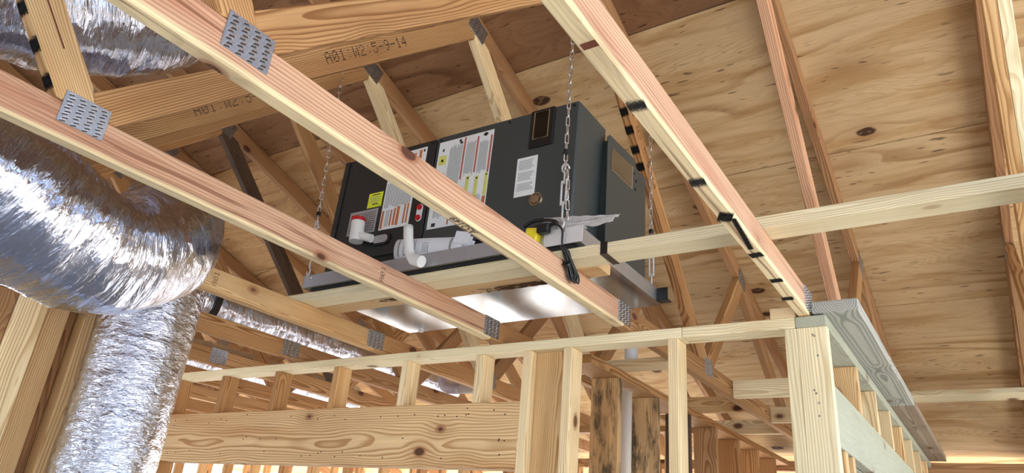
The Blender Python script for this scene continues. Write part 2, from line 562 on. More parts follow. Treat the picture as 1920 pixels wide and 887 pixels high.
def quad_bm(rects, bm=None, y=0.0, th=0.0006):
    """thin plates in the local xz plane, each (x0,x1,z0,z1)"""
    bm = bm or bmesh.new()
    for x0, x1, z0, z1 in rects:
        box_bm(x1 - x0, th, z1 - z0, 0, ((x0 + x1) / 2, y, (z0 + z1) / 2), bm)
    return bm


# dot-matrix stamp glyphs, 5 x 7
GLY = {'A': '01110 10001 10001 11111 10001 10001 10001', '0': '01110 10001 10011 10101 11001 10001 01110', '1': '00100 01100 00100 00100 00100 00100 01110',
       'W': '10001 10001 10001 10101 10101 11011 10001', '2': '01110 10001 00001 00110 01000 10000 11111', '5': '11111 10000 11110 00001 00001 10001 01110',
       '-': '00000 00000 00000 11111 00000 00000 00000', '9': '01110 10001 10001 01111 00001 00010 01100', '4': '00010 00110 01010 10010 11111 00010 00010',
       ':': '00000 00100 00000 00000 00000 00100 00000', '3': '11110 00001 00001 01110 00001 00001 11110'}


def stamp_mesh(text, h):
    d = h / 7
    bm = bmesh.new()
    for i, ch in enumerate(text):
        for r, row in enumerate(GLY[ch].split()):
            for c, b in enumerate(row):
                if b == '1':
                    x, y = (i * 6.4 + c) * d, (6 - r) * d
                    vs = [bm.verts.new((x + dx * d, y + dy * d, 0)) for dx, dy in ((0.08, 0.08), (0.85, 0.08), (0.85, 0.85), (0.08, 0.85))]
                    bm.faces.new(vs)
    me = bpy.data.meshes.new('stamp')
    bm.to_mesh(me)
    bm.free()
    me.materials.append(M['ink'])
    return me


STAMP = stamp_mesh('A01:W2:5-9-14', 0.040)
STAMP_S = stamp_mesh('A01', 0.040)
STAMP_3 = stamp_mesh('A01:W3:5-9-14', 0.036)


def text_mesh(txt, size):
    cu = bpy.data.curves.new('t', 'FONT')
    cu.body = txt
    cu.size = size
    o = bpy.data.objects.new('t', cu)
    COL.objects.link(o)
    bpy.context.view_layer.update()
    me = bpy.data.meshes.new_from_object(o.evaluated_get(bpy.context.evaluated_depsgraph_get()))
    bpy.data.objects.remove(o)
    bpy.data.curves.remove(cu)
    me.materials.clear()
    me.materials.append(M['ink'])
    return me


# ================================================================== SETTING
H = 0.755                 # underside of the truss bottom chords above the eye
CH = 0.089                # 3.5 in
TH = 0.038                # 1.5 in
Z0, SL = 2.85, 1 / 3.0    # plywood underside: z = Z0 - SL*y
RIDGE = -1.05
cs, sn = math.cos(math.atan(SL)), math.sin(math.atan(SL))


def roofz(y):
    return Z0 - SL * y


o = obj('floor', box_bm(12, 9.6, 0.1), M['concrete'], None, Matrix.Translation((-4.0, 1.4, -0.05)))
tag(o, 'pale concrete floor slab of the house under construction', kind='structure')
o = obj('ground', box_bm(120, 120, 0.1), M['sand'], None, Matrix.Translation((0, 0, -0.16)))
tag(o, 'sandy ground around the unfinished house', kind='structure')

# ---- roof deck: plywood sheets laid along the ridge
deck = empty('ceiling', V(-1, 2, roofz(2)), 'underside of the plywood roof deck', kind='structure')
TX = {'T5': 0.75, 'T4': 0.20, 'T3': -0.47, 'T2': -1.10, 'TA': -1.70, 'T0': -2.36, 'U1': -2.95, 'U2': -3.555, 'U3': -4.16, 'U4': -4.77, 'U5': -5.38, 'U6': -5.99, 'U7': -6.60, 'U8': -7.21}
rows = [-0.04, 1.115, 2.272, 3.16, 4.333, 5.58, 6.75]
rows = [RIDGE] + rows
R1 = [2.0, 0.219, -2.34, -4.75, -7.2, -9.6]
R2 = [2.0, 1.38, -1.08, -3.54, -5.97, -8.4, -9.6]
mats = {0: ['ply_red'], 1: ['ply_red'], 2: ['ply_red'], 3: ['ply_cream', 'ply_cream', 'ply_tan', 'ply_tan', 'ply_tan'],
        4: ['ply_cream', 'ply_cream', 'ply_tan', 'ply_tan', 'ply_tan'], 5: ['ply_cream', 'ply_cream', 'ply_cream', 'ply_tan', 'ply_cream'], 6: ['ply_cream']}  # sheet tones mix veneer colour with uneven light painted across the deck
for ri in range(len(rows) - 1):
    ya, yb = rows[ri], rows[ri + 1]
    brk = R1 if ri % 2 == 1 else R2
    if ri in (3, 4, 5):
        brk = R1
    ln = (yb - ya) / cs
    for ci in range(len(brk) - 1):
        xb, xa = brk[ci], brk[ci + 1]
        mt = mats[ri][min(ci, len(mats[ri]) - 1)]
        cx, cy = (xa + xb) / 2, (ya + yb) / 2
        bm = box_bm(xb - xa - 0.004, ln - 0.005, 0.012, 0.0012)
        mw = frame(V(cx, cy, roofz(cy)) + Vector((0, sn, cs)) * 0.006, (1, 0, 0), (0, sn, cs))
        obj('plywood_sheet', bm, M[mt], deck, mw)
for y0, y1, sgn in ((RIDGE, 6.75, 1), (-3.0, RIDGE, -1)):  # added sheets keep sky light out above the deck and behind the ridge
    cy = (y0 + y1) / 2
    zc = roofz(cy) if sgn > 0 else roofz(2 * RIDGE - cy)
    nv = Vector((0, sgn * sn, cs))
    mw = frame(V(-3.8, cy, zc) + nv * 0.018, (1, 0, 0), nv)
    obj('roof_light_block', box_bm(11.7, (y1 - y0) / cs + 0.02, 0.008), M['light_block'] if sgn > 0 else M['ply_red'], deck, mw)

# ================================================================== TRUSSES
J1 = 0.57
TJ1 = (1.95, roofz(1.95))
TJ2 = (3.86, roofz(3.86))
J3 = (3.22, H + CH)
GZ0, GZ1 = 0.787, 0.868


def gusset_mesh(ly, lz, cols, rws):
    bm = box_bm(0.0016, ly, lz)
    return bm


GW, GH = 0.106, 0.081
gm_plate = bpy.data.meshes.new('gusset_plate')
b_ = box_bm(0.002, GW, GH, 0.0005)
b_.to_mesh(gm_plate)
b_.free()
gm_plate.materials.append(M['gusset'])
gm_teeth = bpy.data.meshes.new('tooth_slots')
b_ = bmesh.new()
for ci in range(4):
    for ri in range(9):
        yy_ = -GW / 2 + 0.0145 + ci * 0.0255 + (0.002 if ri % 2 else -0.002)
        zz_ = -GH / 2 + 0.006 + ri * 0.0086
        bmesh.ops.create_cube(b_, size=1.0, matrix=Matrix.Translation((0.0018, yy_, zz_)) @ Matrix.Rotation(0.25, 4, 'X') @ Matrix.Diagonal((0.0036, 0.0135, 0.0036, 1)))
        bmesh.ops.create_cube(b_, size=1.0, matrix=Matrix.Translation((0.0009, yy_, zz_ - 0.0028)) @ Matrix.Rotation(0.25, 4, 'X') @ Matrix.Diagonal((0.001, 0.0125, 0.0020, 1)))
b_.to_mesh(gm_teeth)
b_.free()
gm_teeth.materials.append(M['tooth'])
gm_teeth.materials.append(M['rubber'])
for i_, pl_ in enumerate(gm_teeth.polygons):
    pl_.material_index = 1 if (i_ // 6) % 2 else 0


def gusset(truss, x, y, z, ang=0.0, scale=1.0):
    mw = Matrix.Translation(V(x, y, z)) @ Matrix.Rotation(ang, 4, 'X') @ Matrix.Scale(scale, 4)
    g = obj('gusset_plate', gm_plate, None, truss, mw)
    t = obj('tooth_slots', gm_teeth, None, g, mw)
    t['kind'] = 'stuff'
    return g


def web(truss, x, pa, pb, cuts, mat, name='web', width=CH):
    """web member of a truss in the plane x..x+TH, centreline pa->pb in (y,z), trimmed by half planes"""
    a, b = Vector(pa), Vector(pb)
    d = (b - a).normalized()
    n = Vector((-d.y, d.x))
    a2, b2 = a - d * 0.12, b + d * 0.12
    poly = [tuple(a2 + n * width / 2), tuple(b2 + n * width / 2), tuple(b2 - n * width / 2), tuple(a2 - n * width / 2)]
    for pt, nr in cuts:
        poly = clip(poly, pt, nr)
    mid = (a + b) / 2
    # local frame: X along the web, Y across thickness, Z across width
    mw = frame(V(x + TH / 2, mid.x, mid.y), (0, d.x, d.y), (0, n.x, n.y))
    loc = [((Vector(p) - mid).dot(d), (Vector(p) - mid).dot(n)) for p in poly]
    bm = bmesh.new()
    A = [bm.verts.new((u, -TH / 2, v)) for u, v in loc]
    B = [bm.verts.new((u, TH / 2, v)) for u, v in loc]
    bm.faces.new(A)
    bm.faces.new(B[::-1])
    for i in range(len(loc)):
        j = (i + 1) % len(loc)
        bm.faces.new((A[i], B[i], B[j], A[j]))
    bmesh.ops.recalc_face_normals(bm, faces=bm.faces)
    bmesh.ops.bevel(bm, geom=list(bm.edges), offset=0.002, segments=1, affect='EDGES')
    return obj(name, bm, M[mat], truss, mw)


TOPN = (sn, cs)
top_low = lambda y: (y, roofz(y) - (CH + 0.003) / cs)          # a point of the top chord's lower edge
labels = {
    'T5': 'roof truss furthest right, right of the one at the right picture edge',
    'T4': 'roof truss along the right picture edge, its web and top chord running down the frame',
    'T3': 'roof truss crossing over the corner post, black and grey spray dashes on its bottom chord',
    'T2': 'roof truss with pinkish bottom chord in front of the furnace, handwritten A52149 underneath',
    'TA': 'roof truss with reddish bottom chord crossing below the furnace from the left edge',
    'T0': 'roof truss whose bottom chord emerges from behind the foil duct elbow',
    'U1': 'roof truss with a reddish bottom chord just right of the upright foil duct',
    'U2': 'roof truss with a dark stained web, behind the upright foil duct',
    'U3': 'fourth roof truss behind the foil duct elbow, seen through the wall framing',
    'U4': 'fifth roof truss behind the foil duct elbow, seen above the long header',
    'U5': 'sixth roof truss behind the foil duct elbow, seen above the long header',
    'U6': 'seventh roof truss behind the foil duct elbow, deep in the background',
    'U7': 'second farthest roof truss in the background on the left',
    'U8': 'farthest roof truss in the background on the left'}
webmat = {'T4': ('pine_amber', 'pine_amber', 'pine_post', 'pine_amber', 'pine_brown'),
          'T3': ('pine_amber', 'pine_amber', 'pine_pink', 'pine_amber', 'pine_brown'),
          'T2': ('pine_amber', 'pine_amber', 'pine_amber', 'pine_amber', 'pine_brown'),
          'TA': ('pine_post', 'pine_amber', 'pine_pale', 'pine_brown', 'pine_brown'),
          'T0': ('pine_post', 'pine_amber', 'pine_pale', 'pine_brown', 'pine_brown'),
          'U1': ('pine_amber', 'pine_amber', 'pine_amber', 'pine_brown', 'pine_brown'),
          'U2': ('pine_amber', 'pine_amber', 'pine_dark', 'pine_amber', 'pine_brown')}
chordmat = {'T4': ('pine_cream', 'pine_amber'), 'T3': ('pine_chord', 'pine_amber'), 'T2': ('pine_chord', 'pine_amber'), 'TA': ('pine_chord', 'pine_amber'), 'T0': ('pine_post', 'pine_amber'), 'U1': ('pine_amber', 'pine_brown')}
TR = {}
for key, x in TX.items():
    t = empty('roof_truss', V(x + TH / 2, 2.3, H), labels[key], 'roof truss', 'roof trusses')
    parts = {}
    cm = chordmat.get(key, ('pine_amber', 'pine_amber'))
    wm = webmat.get(key, ('pine_amber', 'pine_amber', 'pine_amber', 'pine_brown', 'pine_brown'))
    SPL = 2.275 if key != 'T3' else 2.345
    e = 0.0
    y_near = RIDGE - 0.4 if key not in ('U1', 'U2', 'U3', 'U4', 'U5', 'U6', 'U7', 'U8') else 0.2
    parts['bc'] = bx('bottom_chord', x, x + TH, y_near, SPL, H, H + CH, cm[0], t, 'y', 0.003)
    parts['bc2'] = bx('bottom_chord', x, x + TH, SPL + 0.001, 6.3, H, H + CH, cm[1], t, 'y', 0.003)
    # top chord
    tcm = {'T4': 'pine_brown', 'T2': 'pine_brown'}.get(key, 'pine_brown')
    ya, yb = RIDGE + 0.02, 6.62
    off = Vector((0, -sn, -cs)) * (CH / 2 + 0.003)
    parts['tc'] = board('top_chord', V(x + TH / 2, ya, roofz(ya)) + off, V(x + TH / 2, yb, roofz(yb)) + off, TH, CH, tcm, t, (0, sn, cs))
    upcut = (top_low(0), TOPN)
    dncut = ((0, H + CH + 0.001), (0, -1))
    # joint J1: web going back and up, web going forward and up
    w1d = Vector((-0.59, 0.81)).normalized()
    c1 = Vector((0.541, 0.88))
    w1top = c1 + w1d * 2.66
    w2a, w2b = Vector((0.628, 0.885)), Vector((TJ1[0] - 0.055, TJ1[1] - 0.115))
    d2 = (w2b - w2a).normalized()
    bis = Vector((0.572, 0.915))
    bdir = (bis - Vector((0.600, 0.844))).normalized()
    bn = Vector((bdir.y, -bdir.x))          # points to +y
    if key in ('T4', 'T3', 'T2', 'TA', 'T0'):
        parts['w1'] = web(t, x, tuple(c1), tuple(w1top), [dncut, upcut, (tuple(bis), tuple(bn))], wm[0])
    j = top_low(TJ1[0])
    w3a, w3b = Vector((TJ1[0] + 0.035, TJ1[1] - 0.13)), Vector((J3[0] - 0.07, J3[1] + 0.02))
    wdir = Vector((0.05, -1)).normalized()
    wn_ = Vector((-wdir.y, wdir.x))         # +y
    split = (TJ1[0] - 0.015, TJ1[1] - 0.12)
    parts['w2'] = web(t, x, tuple(w2a), tuple(w2b), [dncut, upcut, (tuple(bis), tuple(-bn)), (split, tuple(wn_))], wm[1])
    sp3 = (J3[0], J3[1])
    vn = Vector((1, 0.15)).normalized()
    parts['w3'] = web(t, x, tuple(w3a), tuple(w3b), [dncut, upcut, (split, tuple(-wn_)), (sp3, tuple(vn))], wm[2])
    if key == 'T4':
        web(t, x + TH + 0.001, tuple(w3a), tuple(w3b), [dncut, upcut], 'pine_cream', 'web_scab')
    w4a, w4b = Vector((J3[0] + 0.04, J3[1] + 0.02)), Vector((TJ2[0] - 0.05, TJ2[1] - 0.13))
    sp4 = (TJ2[0] - 0.005, TJ2[1] - 0.12)
    vn4 = Vector((1, 0)).normalized()
    parts['w4'] = web(t, x, tuple(w4a), tuple(w4b), [dncut, upcut, (sp3, tuple(-vn)), (sp4, tuple(vn4))], wm[3])
    w5a, w5b = Vector((TJ2[0] + 0.06, TJ2[1] - 0.14)), Vector((4.75, J3[1] + 0.01))
    parts['w5'] = web(t, x, tuple(w5a), tuple(w5b), [dncut, upcut, (sp4, tuple(-vn4))], wm[4])
    # toothed plates, on the face towards the camera
    gx = x + TH + 0.001 if x < 0 else x - 0.001
    if key in ('T4', 'T3', 'T2', 'TA', 'T0'):
        gusset(t, gx, 0.577 if key != 'T2' else 0.585, 0.833 if key == 'TA' else 0.826)
    gusset(t, gx, SPL + (0.0 if key != 'T3' else 0.0), 0.805)
    gusset(t, gx, TJ1[0], TJ1[1] - 0.075, -math.atan(SL), 1.15)
    gusset(t, gx, J3[0], J3[1] - 0.02)
    gusset(t, gx, TJ2[0], TJ2[1] - 0.075, -math.atan(SL), 1.15)
    TR[key] = (t, parts)


def stamp(part, me, x, y, z, d, up):
    """lettering on the +x face of a truss member; d reading direction (y,z), up (y,z)"""
    X = Vector((0, d[0], d[1])).normalized()
    Y = Vector((0, up[0], up[1])).normalized()
    Z = X.cross(Y)
    o_ = V(x + 0.0008, y, z)
    mw = Matrix(((X.x, Y.x, Z.x, o_.x), (X.y, Y.y, Z.y, o_.y), (X.z, Y.z, Z.z, o_.z), (0, 0, 0, 1)))
    return tag(obj('stamp_lettering', me, None, part, mw), 'dot-matrix stamp A01:W2:5-9-14', kind='stuff')


d2 = Vector((TJ1[0] - 0.055 - 0.628, TJ1[1] - 0.115 - 0.885)).normalized()
n2 = Vector((-d2.y, d2.x))
for key, s_ in (('TA', 0.78), ('T0', 0.72), ('T2', 1.05)):
    a = Vector((0.628, 0.885)) + d2 * s_ - n2 * 0.012
    stamp(TR[key][1]['w2'], STAMP, TX[key] + TH, a.x, a.y, d2, n2)
d3 = (Vector((J3[0] - 0.07, J3[1] + 0.02)) - Vector((TJ1[0] + 0.035, TJ1[1] - 0.13))).normalized()
a = Vector((TJ1[0] + 0.035, TJ1[1] - 0.13)) + d3 * 0.42
stamp(TR['T2'][1]['w3'], STAMP_3, TX['T2'] + TH, a.x - 0.01, a.y - 0.01, d3, (-d3.y, d3.x))
d4 = Vector((TJ2[0] - 0.09 - J3[0], TJ2[1] - 0.15 - J3[1])).normalized()
for key in ('TA',):
    a = Vector((J3[0] + 0.04, J3[1] + 0.02)) + d4 * 0.22
    stamp(TR[key][1]['w4'], STAMP_S, TX[key] + TH, a.x + 0.03, a.y, d4, (-d4.y, d4.x))


# handwriting on the underside of T2's chord, read from the far side
me = text_mesh('A52149', 0.034)
mw = Matrix(((0, 1, 0, TX['T2'] + 0.006), (1, 0, 0, 1.262), (0, 0, -1, H + CZ - 0.0009), (0, 0, 0, 1)))
mw = Matrix(((0, -1, 0, TX['T2'] + 0.032), (-1, 0, 0, 1.362), (0, 0, -1, H + CZ - 0.0009), (0, 0, 0, 1)))
tag(obj('marker_lettering', me, None, TR['T2'][1]['bc'], mw), 'handwritten black marker number A52149', kind='stuff')


def mark(part, p, xd, nrm, lx, ly, mat='spray', name='spray_mark'):
    """thin paint mark: centre p, length lx across xd, ly along, normal nrm"""
    x = Vector(xd).normalized()
    z = Vector(nrm).normalized()
    y = z.cross(x)
    c = Vector(p) + z * 0.0006
    mw = Matrix(((x.x, y.x, z.x, c.x), (x.y, y.y, z.y, c.y), (x.z, y.z, z.z, c.z), (0, 0, 0, 1)))
    obj(name, box_bm(lx, ly, 0.0006), M[mat], part, mw)


t3 = TR['T3'][1]['bc']
for y, w_, off_, sk in ((1.004, 0.030, 0.019, 0.15), (1.332, 0.035, 0.019, 0.1), (1.525, 0.04, 0.019, 0.5), (1.783, 0.026, 0.021, -0.1), (1.992, 0.024, 0.021, 0.0), (2.16, 0.025, 0.012, 0.1)):
    mark(t3, V(TX['T3'] + off_, y, H), (sk * -1, 1, 0), (0, 0, -1), w_ * 1.9, 0.034, 'spray_faint' if y < 1.4 else 'spray')
mark(t3, V(TX['T3'] + 0.027, 1.64, H), (1, 0.07, 0), (0, 0, -1), 0.02, 0.20)
mark(t3, V(TX['T3'] + 0.021, 0.811, H), (0, 1, 0), (0, 0, -1), 0.016, 0.028, 'stain', 'stain_mark')
n3 = Vector((-d3.y, d3.x))
if n3.y > 0:
    n3 = -n3
for yc, zc in ((2.30, 1.72), (2.36, 1.665), (2.42, 1.60), (2.475, 1.545)):
    c = Vector((yc, zc)) - Vector((TJ1[0] + 0.035, TJ1[1] - 0.13))
    a = Vector((TJ1[0] + 0.035, TJ1[1] - 0.13)) + d3 * c.dot(d3) + n3 * (CH / 2)
    mark(TR['T2'][1]['w3'], V(TX['T2'] + 0.019, a.x, a.y), (0, d3.x, d3.y), (0, n3.x, n3.y), 0.055, 0.036)
n1 = Vector((-0.81, -0.59)).normalized()
w1d = Vector((-0.59, 0.81)).normalized()
for s_ in (0.03, 0.115, 0.20):
    a = Vector((0.541, 0.88)) + w1d * s_ + n1 * (CH / 2)
    mark(TR['TA'][1]['w1'], V(TX['TA'] + 0.019, a.x, a.y), (0, w1d.x, w1d.y), (0, n1.x, n1.y), 0.05, 0.036)

a = Vector((0.541, 0.88)) + w1d * 0.27 - n1 * 0.006
mark(TR['TA'][1]['w1'], V(TX['TA'] + TH, a.x, a.y), (0, w1d.x, w1d.y), (1, 0, 0), 0.34, 0.004, 'stain', 'split')
for key, y_ in (('TA', 1.62), ('T0', 1.42), ('T2', 1.86)):
    o = stamp(TR[key][1]['bc'], STAMP_S, TX[key] + TH, y_, H + 0.022, (0, 1), (-1, 0))
    o.scale = (0.55, 0.55, 1)
    o['label'] = 'small mill stamp'

# ================================================================== WALLS
PT = H                    # top of plates
PB = H - TH
FL = -CZ                  # slab level, relative to the eye
Y1, Y2 = 2.35, 2.439

wf = empty('wall_front', V(-2.2, 2.39, FL), 'stud wall with long header below the hanging furnace', kind='structure')
bx('top_plate', -0.87, -0.482, Y1, Y2, PB, PT, 'pine_cream', wf)
bx('top_plate', -4.35, -0.8715, Y1, Y2, PB, PT, 'pine_cream', wf)
for xx, mt in ((-4.0, 'pine_amber'), (-3.552, 'pine_amber'), (-3.097, 'pine_amber'), (-2.655, 'pine_post'), (-2.207, 'pine_pale'), (-1.784, 'pine_pale')):
    bx('cripple_stud', xx, xx + TH, Y1, Y2, 0.512, PB - 0.0005, mt, wf, 'z')
hd = bx('header', -4.10, -1.5455, Y1, Y1 + TH, 0.252, 0.511, 'pine_header', wf, 'x')
bx('header', -4.10, -1.5455, Y1 + 0.051, Y2, 0.252, 0.511, 'pine_header', wf, 'x')
bx('king_stud', -1.545, -1.507, Y1, Y2, FL, PB - 0.0005, 'pine_pale', wf, 'z')
bx('king_stud', -1.5065, -1.4685, Y1, Y2, FL, PB - 0.0005, 'pine_pale', wf, 'z') if False else None
bx('spacer_stud', -1.5065, -1.3565, Y1 + 0.045, Y1 + 0.083, FL, PB - 0.0005, 'pine_post', wf, 'z')
bx('king_stud', -1.356, -1.318, Y1, Y2, FL, PB - 0.0005, 'pine_pale', wf, 'z')
bx('stud', -0.924, -0.886, Y1, Y2, FL, PB - 0.0005, 'pine_pale', wf, 'z')
bx('corner_stud', -0.517, -0.479, Y1, Y2, FL, PB - 0.0005, 'pine_cream', wf, 'z')
bx('corner_stud', -0.4785, -0.3855, Y1, Y1 + TH, FL, PB - 0.0005, 'pine_cream', wf, 'z')
# bearing studs under the header
for xx in (-3.98, -3.55, -3.1, -2.66, -2.2, -1.78):
    bx('stud', xx, xx + TH, Y1, Y2, FL, 0.2515, 'pine_amber', wf, 'z') if xx < -3.9 else None
nb = bmesh.new()
rn = random.Random(3)
for i in range(46):
    xx = -4.05 + 2.45 * rn.random()
    zz = rn.choice((0.285, 0.30, 0.37, 0.46, 0.485)) + rn.uniform(-0.012, 0.012) + CZ
    bmesh.ops.create_cone(nb, cap_ends=True, segments=6, radius1=0.0035, radius2=0.0035, depth=0.002, matrix=Matrix.Translation((xx, Y1, zz)) @ Matrix.Rotation(math.pi / 2, 4, 'X'))
o = obj('nail_heads', nb, M['ink'], hd)
o['kind'] = 'stuff'
nb = bmesh.new()
for xx, zz in ((-0.43, 0.69), (-0.425, 0.685), (-0.44, 0.51), (-0.435, 0.50), (-0.43, 0.47), (-0.432, 0.43), (-0.42, 0.62)):
    bmesh.ops.create_cone(nb, cap_ends=True, segments=6, radius1=0.0035, radius2=0.0035, depth=0.002, matrix=Matrix.Translation((xx, Y1, zz + CZ)) @ Matrix.Rotation(math.pi / 2, 4, 'X'))
o = obj('nail_heads', nb, M['galv'], wf)
o['kind'] = 'stuff'
blk = bx('lumber_block', -0.560, -0.478, Y1 + 0.002, Y1 + 0.085, PT + 0.0005, PT + TH, 'pine_pale', None, 'y', label='short pine block lying on the plate beside the corner post', cat='wood block')

w2 = empty('wall_right', V(-0.43, 4.2, FL), 'stud wall running back from the corner post under grey backing boards', kind='structure')
bx('top_plate', -0.481, -0.3855, Y1, 6.0, PB, PT, 'pine_green', w2, 'y')
bx('backing_board', -0.425, -0.285, Y1 - 0.01, 3.925, PT + 0.004, PT + 0.042, 'pine_gray', w2, 'y')
bx('backing_board', -0.425, -0.285, 3.928, 5.98, PT + 0.004, PT + 0.042, 'pine_graybrown', w2, 'y')
bx('header', -0.424, -0.3860, Y1 + 0.041, 5.9, 0.343, 0.533, 'pine_green', w2, 'y')
bx('header', -0.4785, -0.430, Y1 + 0.1, 5.9, 0.343, 0.533, 'pine_green', w2, 'y')
for i in range(8):
    yy_ = 2.905 + 0.452 * i
    if yy_ < 5.9:
        bx('cripple_stud', -0.478, -0.3865, yy_, yy_ + TH, 0.534, PB - 0.0005, 'pine_pale' if i % 3 else 'pine_post', w2, 'z')
for yy_ in (2.47, 2.6):
    bx('stud', -0.478, -0.3865, yy_, yy_ + TH, FL, 0.342, 'pine_post', w2, 'z')

w4 = empty('wall_back', V(-1.43, 4.3, FL), 'wide stud wall with blackened studs behind the front framing', kind='structure')
bx('top_plate', -1.502, -1.362, 2.6, 6.0, PB, PT, 'pine_amber', w4, 'y')
for i, mt in enumerate(('pine_mold', 'pine_mold', 'pine_dark', 'pine_brown', 'pine_amber', 'pine_amber', 'pine_amber')):
    yy_ = 2.872 + 0.449 * i
    bx('stud', -1.500, -1.363, yy_, yy_ + TH, FL, PB - 0.0005, mt, w4, 'z')
bx('ceiling_nailer', -1.66, -1.105, 2.86, 2.95, PT + 0.0005, PT + TH, 'pine_pale', w4, 'x')

# far exterior wall
we = empty('wall_far', V(-3, 6.05, FL), 'outer stud wall under the far eave', kind='structure')
for z_ in (PB, PB - TH - 0.0005):
    bx('top_plate', -9.4, 1.9, 6.01, 6.10, z_, z_ + TH - 0.0005, 'pine_brown', we, 'x')
for i in range(27):
    xx = 1.6 - i * 0.4064
    bx('stud', xx, xx + TH, 6.01, 6.10, FL, PB - TH - 0.001, 'pine_amber', we, 'z')
bx('eave_blocking', -9.4, 1.9, 6.11, 6.148, PT, roofz(6.148) - 0.02, 'pine_amber', we, 'x') if False else None

obj('added_sheathing', box_bm(3.3, 0.012, 2.45, 0, (0.35, 6.107, 1.225)), M['ply_tan'], we)  # panel added to darken the inside and set off the eave glow

# unseen sheathed walls added around the viewer, openings sized for light and foil reflections
def sheathed(name, lab, along, pos, a0, a1, top, holes, t=0.012):
    w = empty(name, (pos if along == 'y' else (a0 + a1) / 2, pos if along == 'x' else (a0 + a1) / 2, 0), lab, kind='structure')
    cuts = sorted(holes)
    segs, cur = [], a0
    for h0, h1, z0, z1 in cuts:
        segs.append((cur, h0, 0, top))
        if z0 > 0:
            segs.append((h0, h1, 0, z0))
        segs.append((h0, h1, z1, top))
        cur = h1
    segs.append((cur, a1, 0, top))
    for p0, p1, z0, z1 in segs:
        c = ((p0 + p1) / 2, pos, (z0 + z1) / 2) if along == 'x' else (pos, (p0 + p1) / 2, (z0 + z1) / 2)
        d = (p1 - p0, t, z1 - z0) if along == 'x' else (t, p1 - p0, z1 - z0)
        obj('added_sheathing', box_bm(*d, 0, c), M['sheath'], w)
    return w


sheathed('added_wall_rear', 'unseen sheathed wall added behind the viewer, its openings shaping the light', 'x', -3.0, -9.6, 2.0, 4.15, [(-0.7, 1.1, 0.0, 2.15), (-4.4, -2.0, 0.25, 2.2), (-8.4, -6.2, 0.25, 2.2)])
sheathed('added_wall_side', 'unseen sheathed wall added to the right of the viewer, its openings letting in light', 'y', 1.95, -3.0, 6.1, 2.4, [(-2.6, -0.2, 0.15, 2.2), (0.5, 2.6, 0.15, 2.2), (3.2, 5.6, 0.15, 2.2)])

# left stud cluster, left wall
wl = empty('wall_left', V(-2.95, 1.2, FL), 'cluster of pine posts at the left under the foil duct', kind='structure')
bx('stud', -3.00, -2.905, 0.93, 1.018, FL, H - 0.06, 'pine_brown', wl, 'z')
bx('stud', -2.985, -2.895, 1.02, 1.125, FL, H - 0.06, 'pine_pale', wl, 'z')
bx('stud', -3.02, -2.93, 1.128, 1.218, FL, H - 0.06, 'pine_post', wl, 'z')
bx('stud', -3.02, -2.97, 1.22, 1.262, FL, H - 0.06, 'pine_brown', wl, 'z')
bx('stud', -2.99, -2.90, 1.264, 1.36, FL, H - 0.06, 'pine_post', wl, 'z')
bx('top_plate', -3.03, -2.89, 0.2, 1.37, H - 0.059, H - 0.001, 'pine_brown', wl, 'y')

# interior walls deep on the left
wi = empty('wall_inner', V(-6, 4.4, FL), 'interior stud wall seen low behind the long header', kind='structure')
bx('top_plate', -8.5, -1.6, 4.35, 4.44, PB, PT - 0.001, 'pine_amber', wi, 'x')
for i in range(17):
    xx = -1.7 - i * 0.4064
    bx('stud', xx - TH, xx, 4.35, 4.44, FL, PB - 0.001, 'pine_amber' if i % 2 else 'pine_post', wi, 'z')

# ================================================================== LOOSE LUMBER
bx('support_plank', -2.53, 0.60, 1.814, 1.903, H + CH + 0.0005, H + CH + TH, 'pine_cream', None, 'x', label='long pale 2x4 plank across the chords, running out at the right picture edge', cat='plank')
k = NT('bark')
gx, gy, gz = k.sep(k.n('ShaderNodeTexCoord').outputs['Generated'])
nn = k.noise(k.vec('MULTIPLY', k.n('ShaderNodeTexCoord').outputs['Object'], (25, 90, 1)), 1.0, 4.0, 0.7)['Fac']
ex = k.math('SUBTRACT', 1.0, k.math('ABSOLUTE', k.math('MULTIPLY_ADD', gx, 2.0, -1.0)))
k.put(k.b.inputs['Alpha'], k.map(k.math('ADD', k.math('MULTIPLY', ex, 0.5), k.math('MULTIPLY_ADD', nn, 2.4, -1.2)), 0.15, 0.5, 0.0, 0.95))
M['bark'] = k.fin((0.10, 0.05, 0.022), 0.9, spec=0.1)
plank2 = bx('support_plank', -2.46, -0.985, 1.907, 1.996, H + CH + 0.0005, H + CH + TH, 'pine_post', None, 'x', label='shorter barky-edged plank under the drain pan, directly behind the long pale plank', cat='plank')
mark(plank2, V(-1.29, 1.972, H + CH + 0.0005), (1, 0, 0), (0, 0, -1), 0.52, 0.044, 'bark', 'bark_patch')
mark(plank2, V(-1.88, 1.93, H + CH + 0.0005), (1, 0, 0), (0, 0, -1), 0.30, 0.03, 'bark', 'bark_patch')
yb = 5.08
zb = roofz(yb) - (CH + 0.004) / cs - 0.022
board('lateral_brace', V(-0.60, yb, zb), V(0.85, yb, zb), 0.089, 0.036, 'pine_cream', None, (0, sn, cs), label='pale brace board nailed across under the roof near the far eave', cat='brace board')
bx('chord_block', TX['T2'] + TH + 0.001, TX['T3'] - 0.001, 3.58, 3.618, H + 0.0, H + CH, 'pine_cream', None, 'x', label='pale block set between two truss chords behind the corner post', cat='wood block')
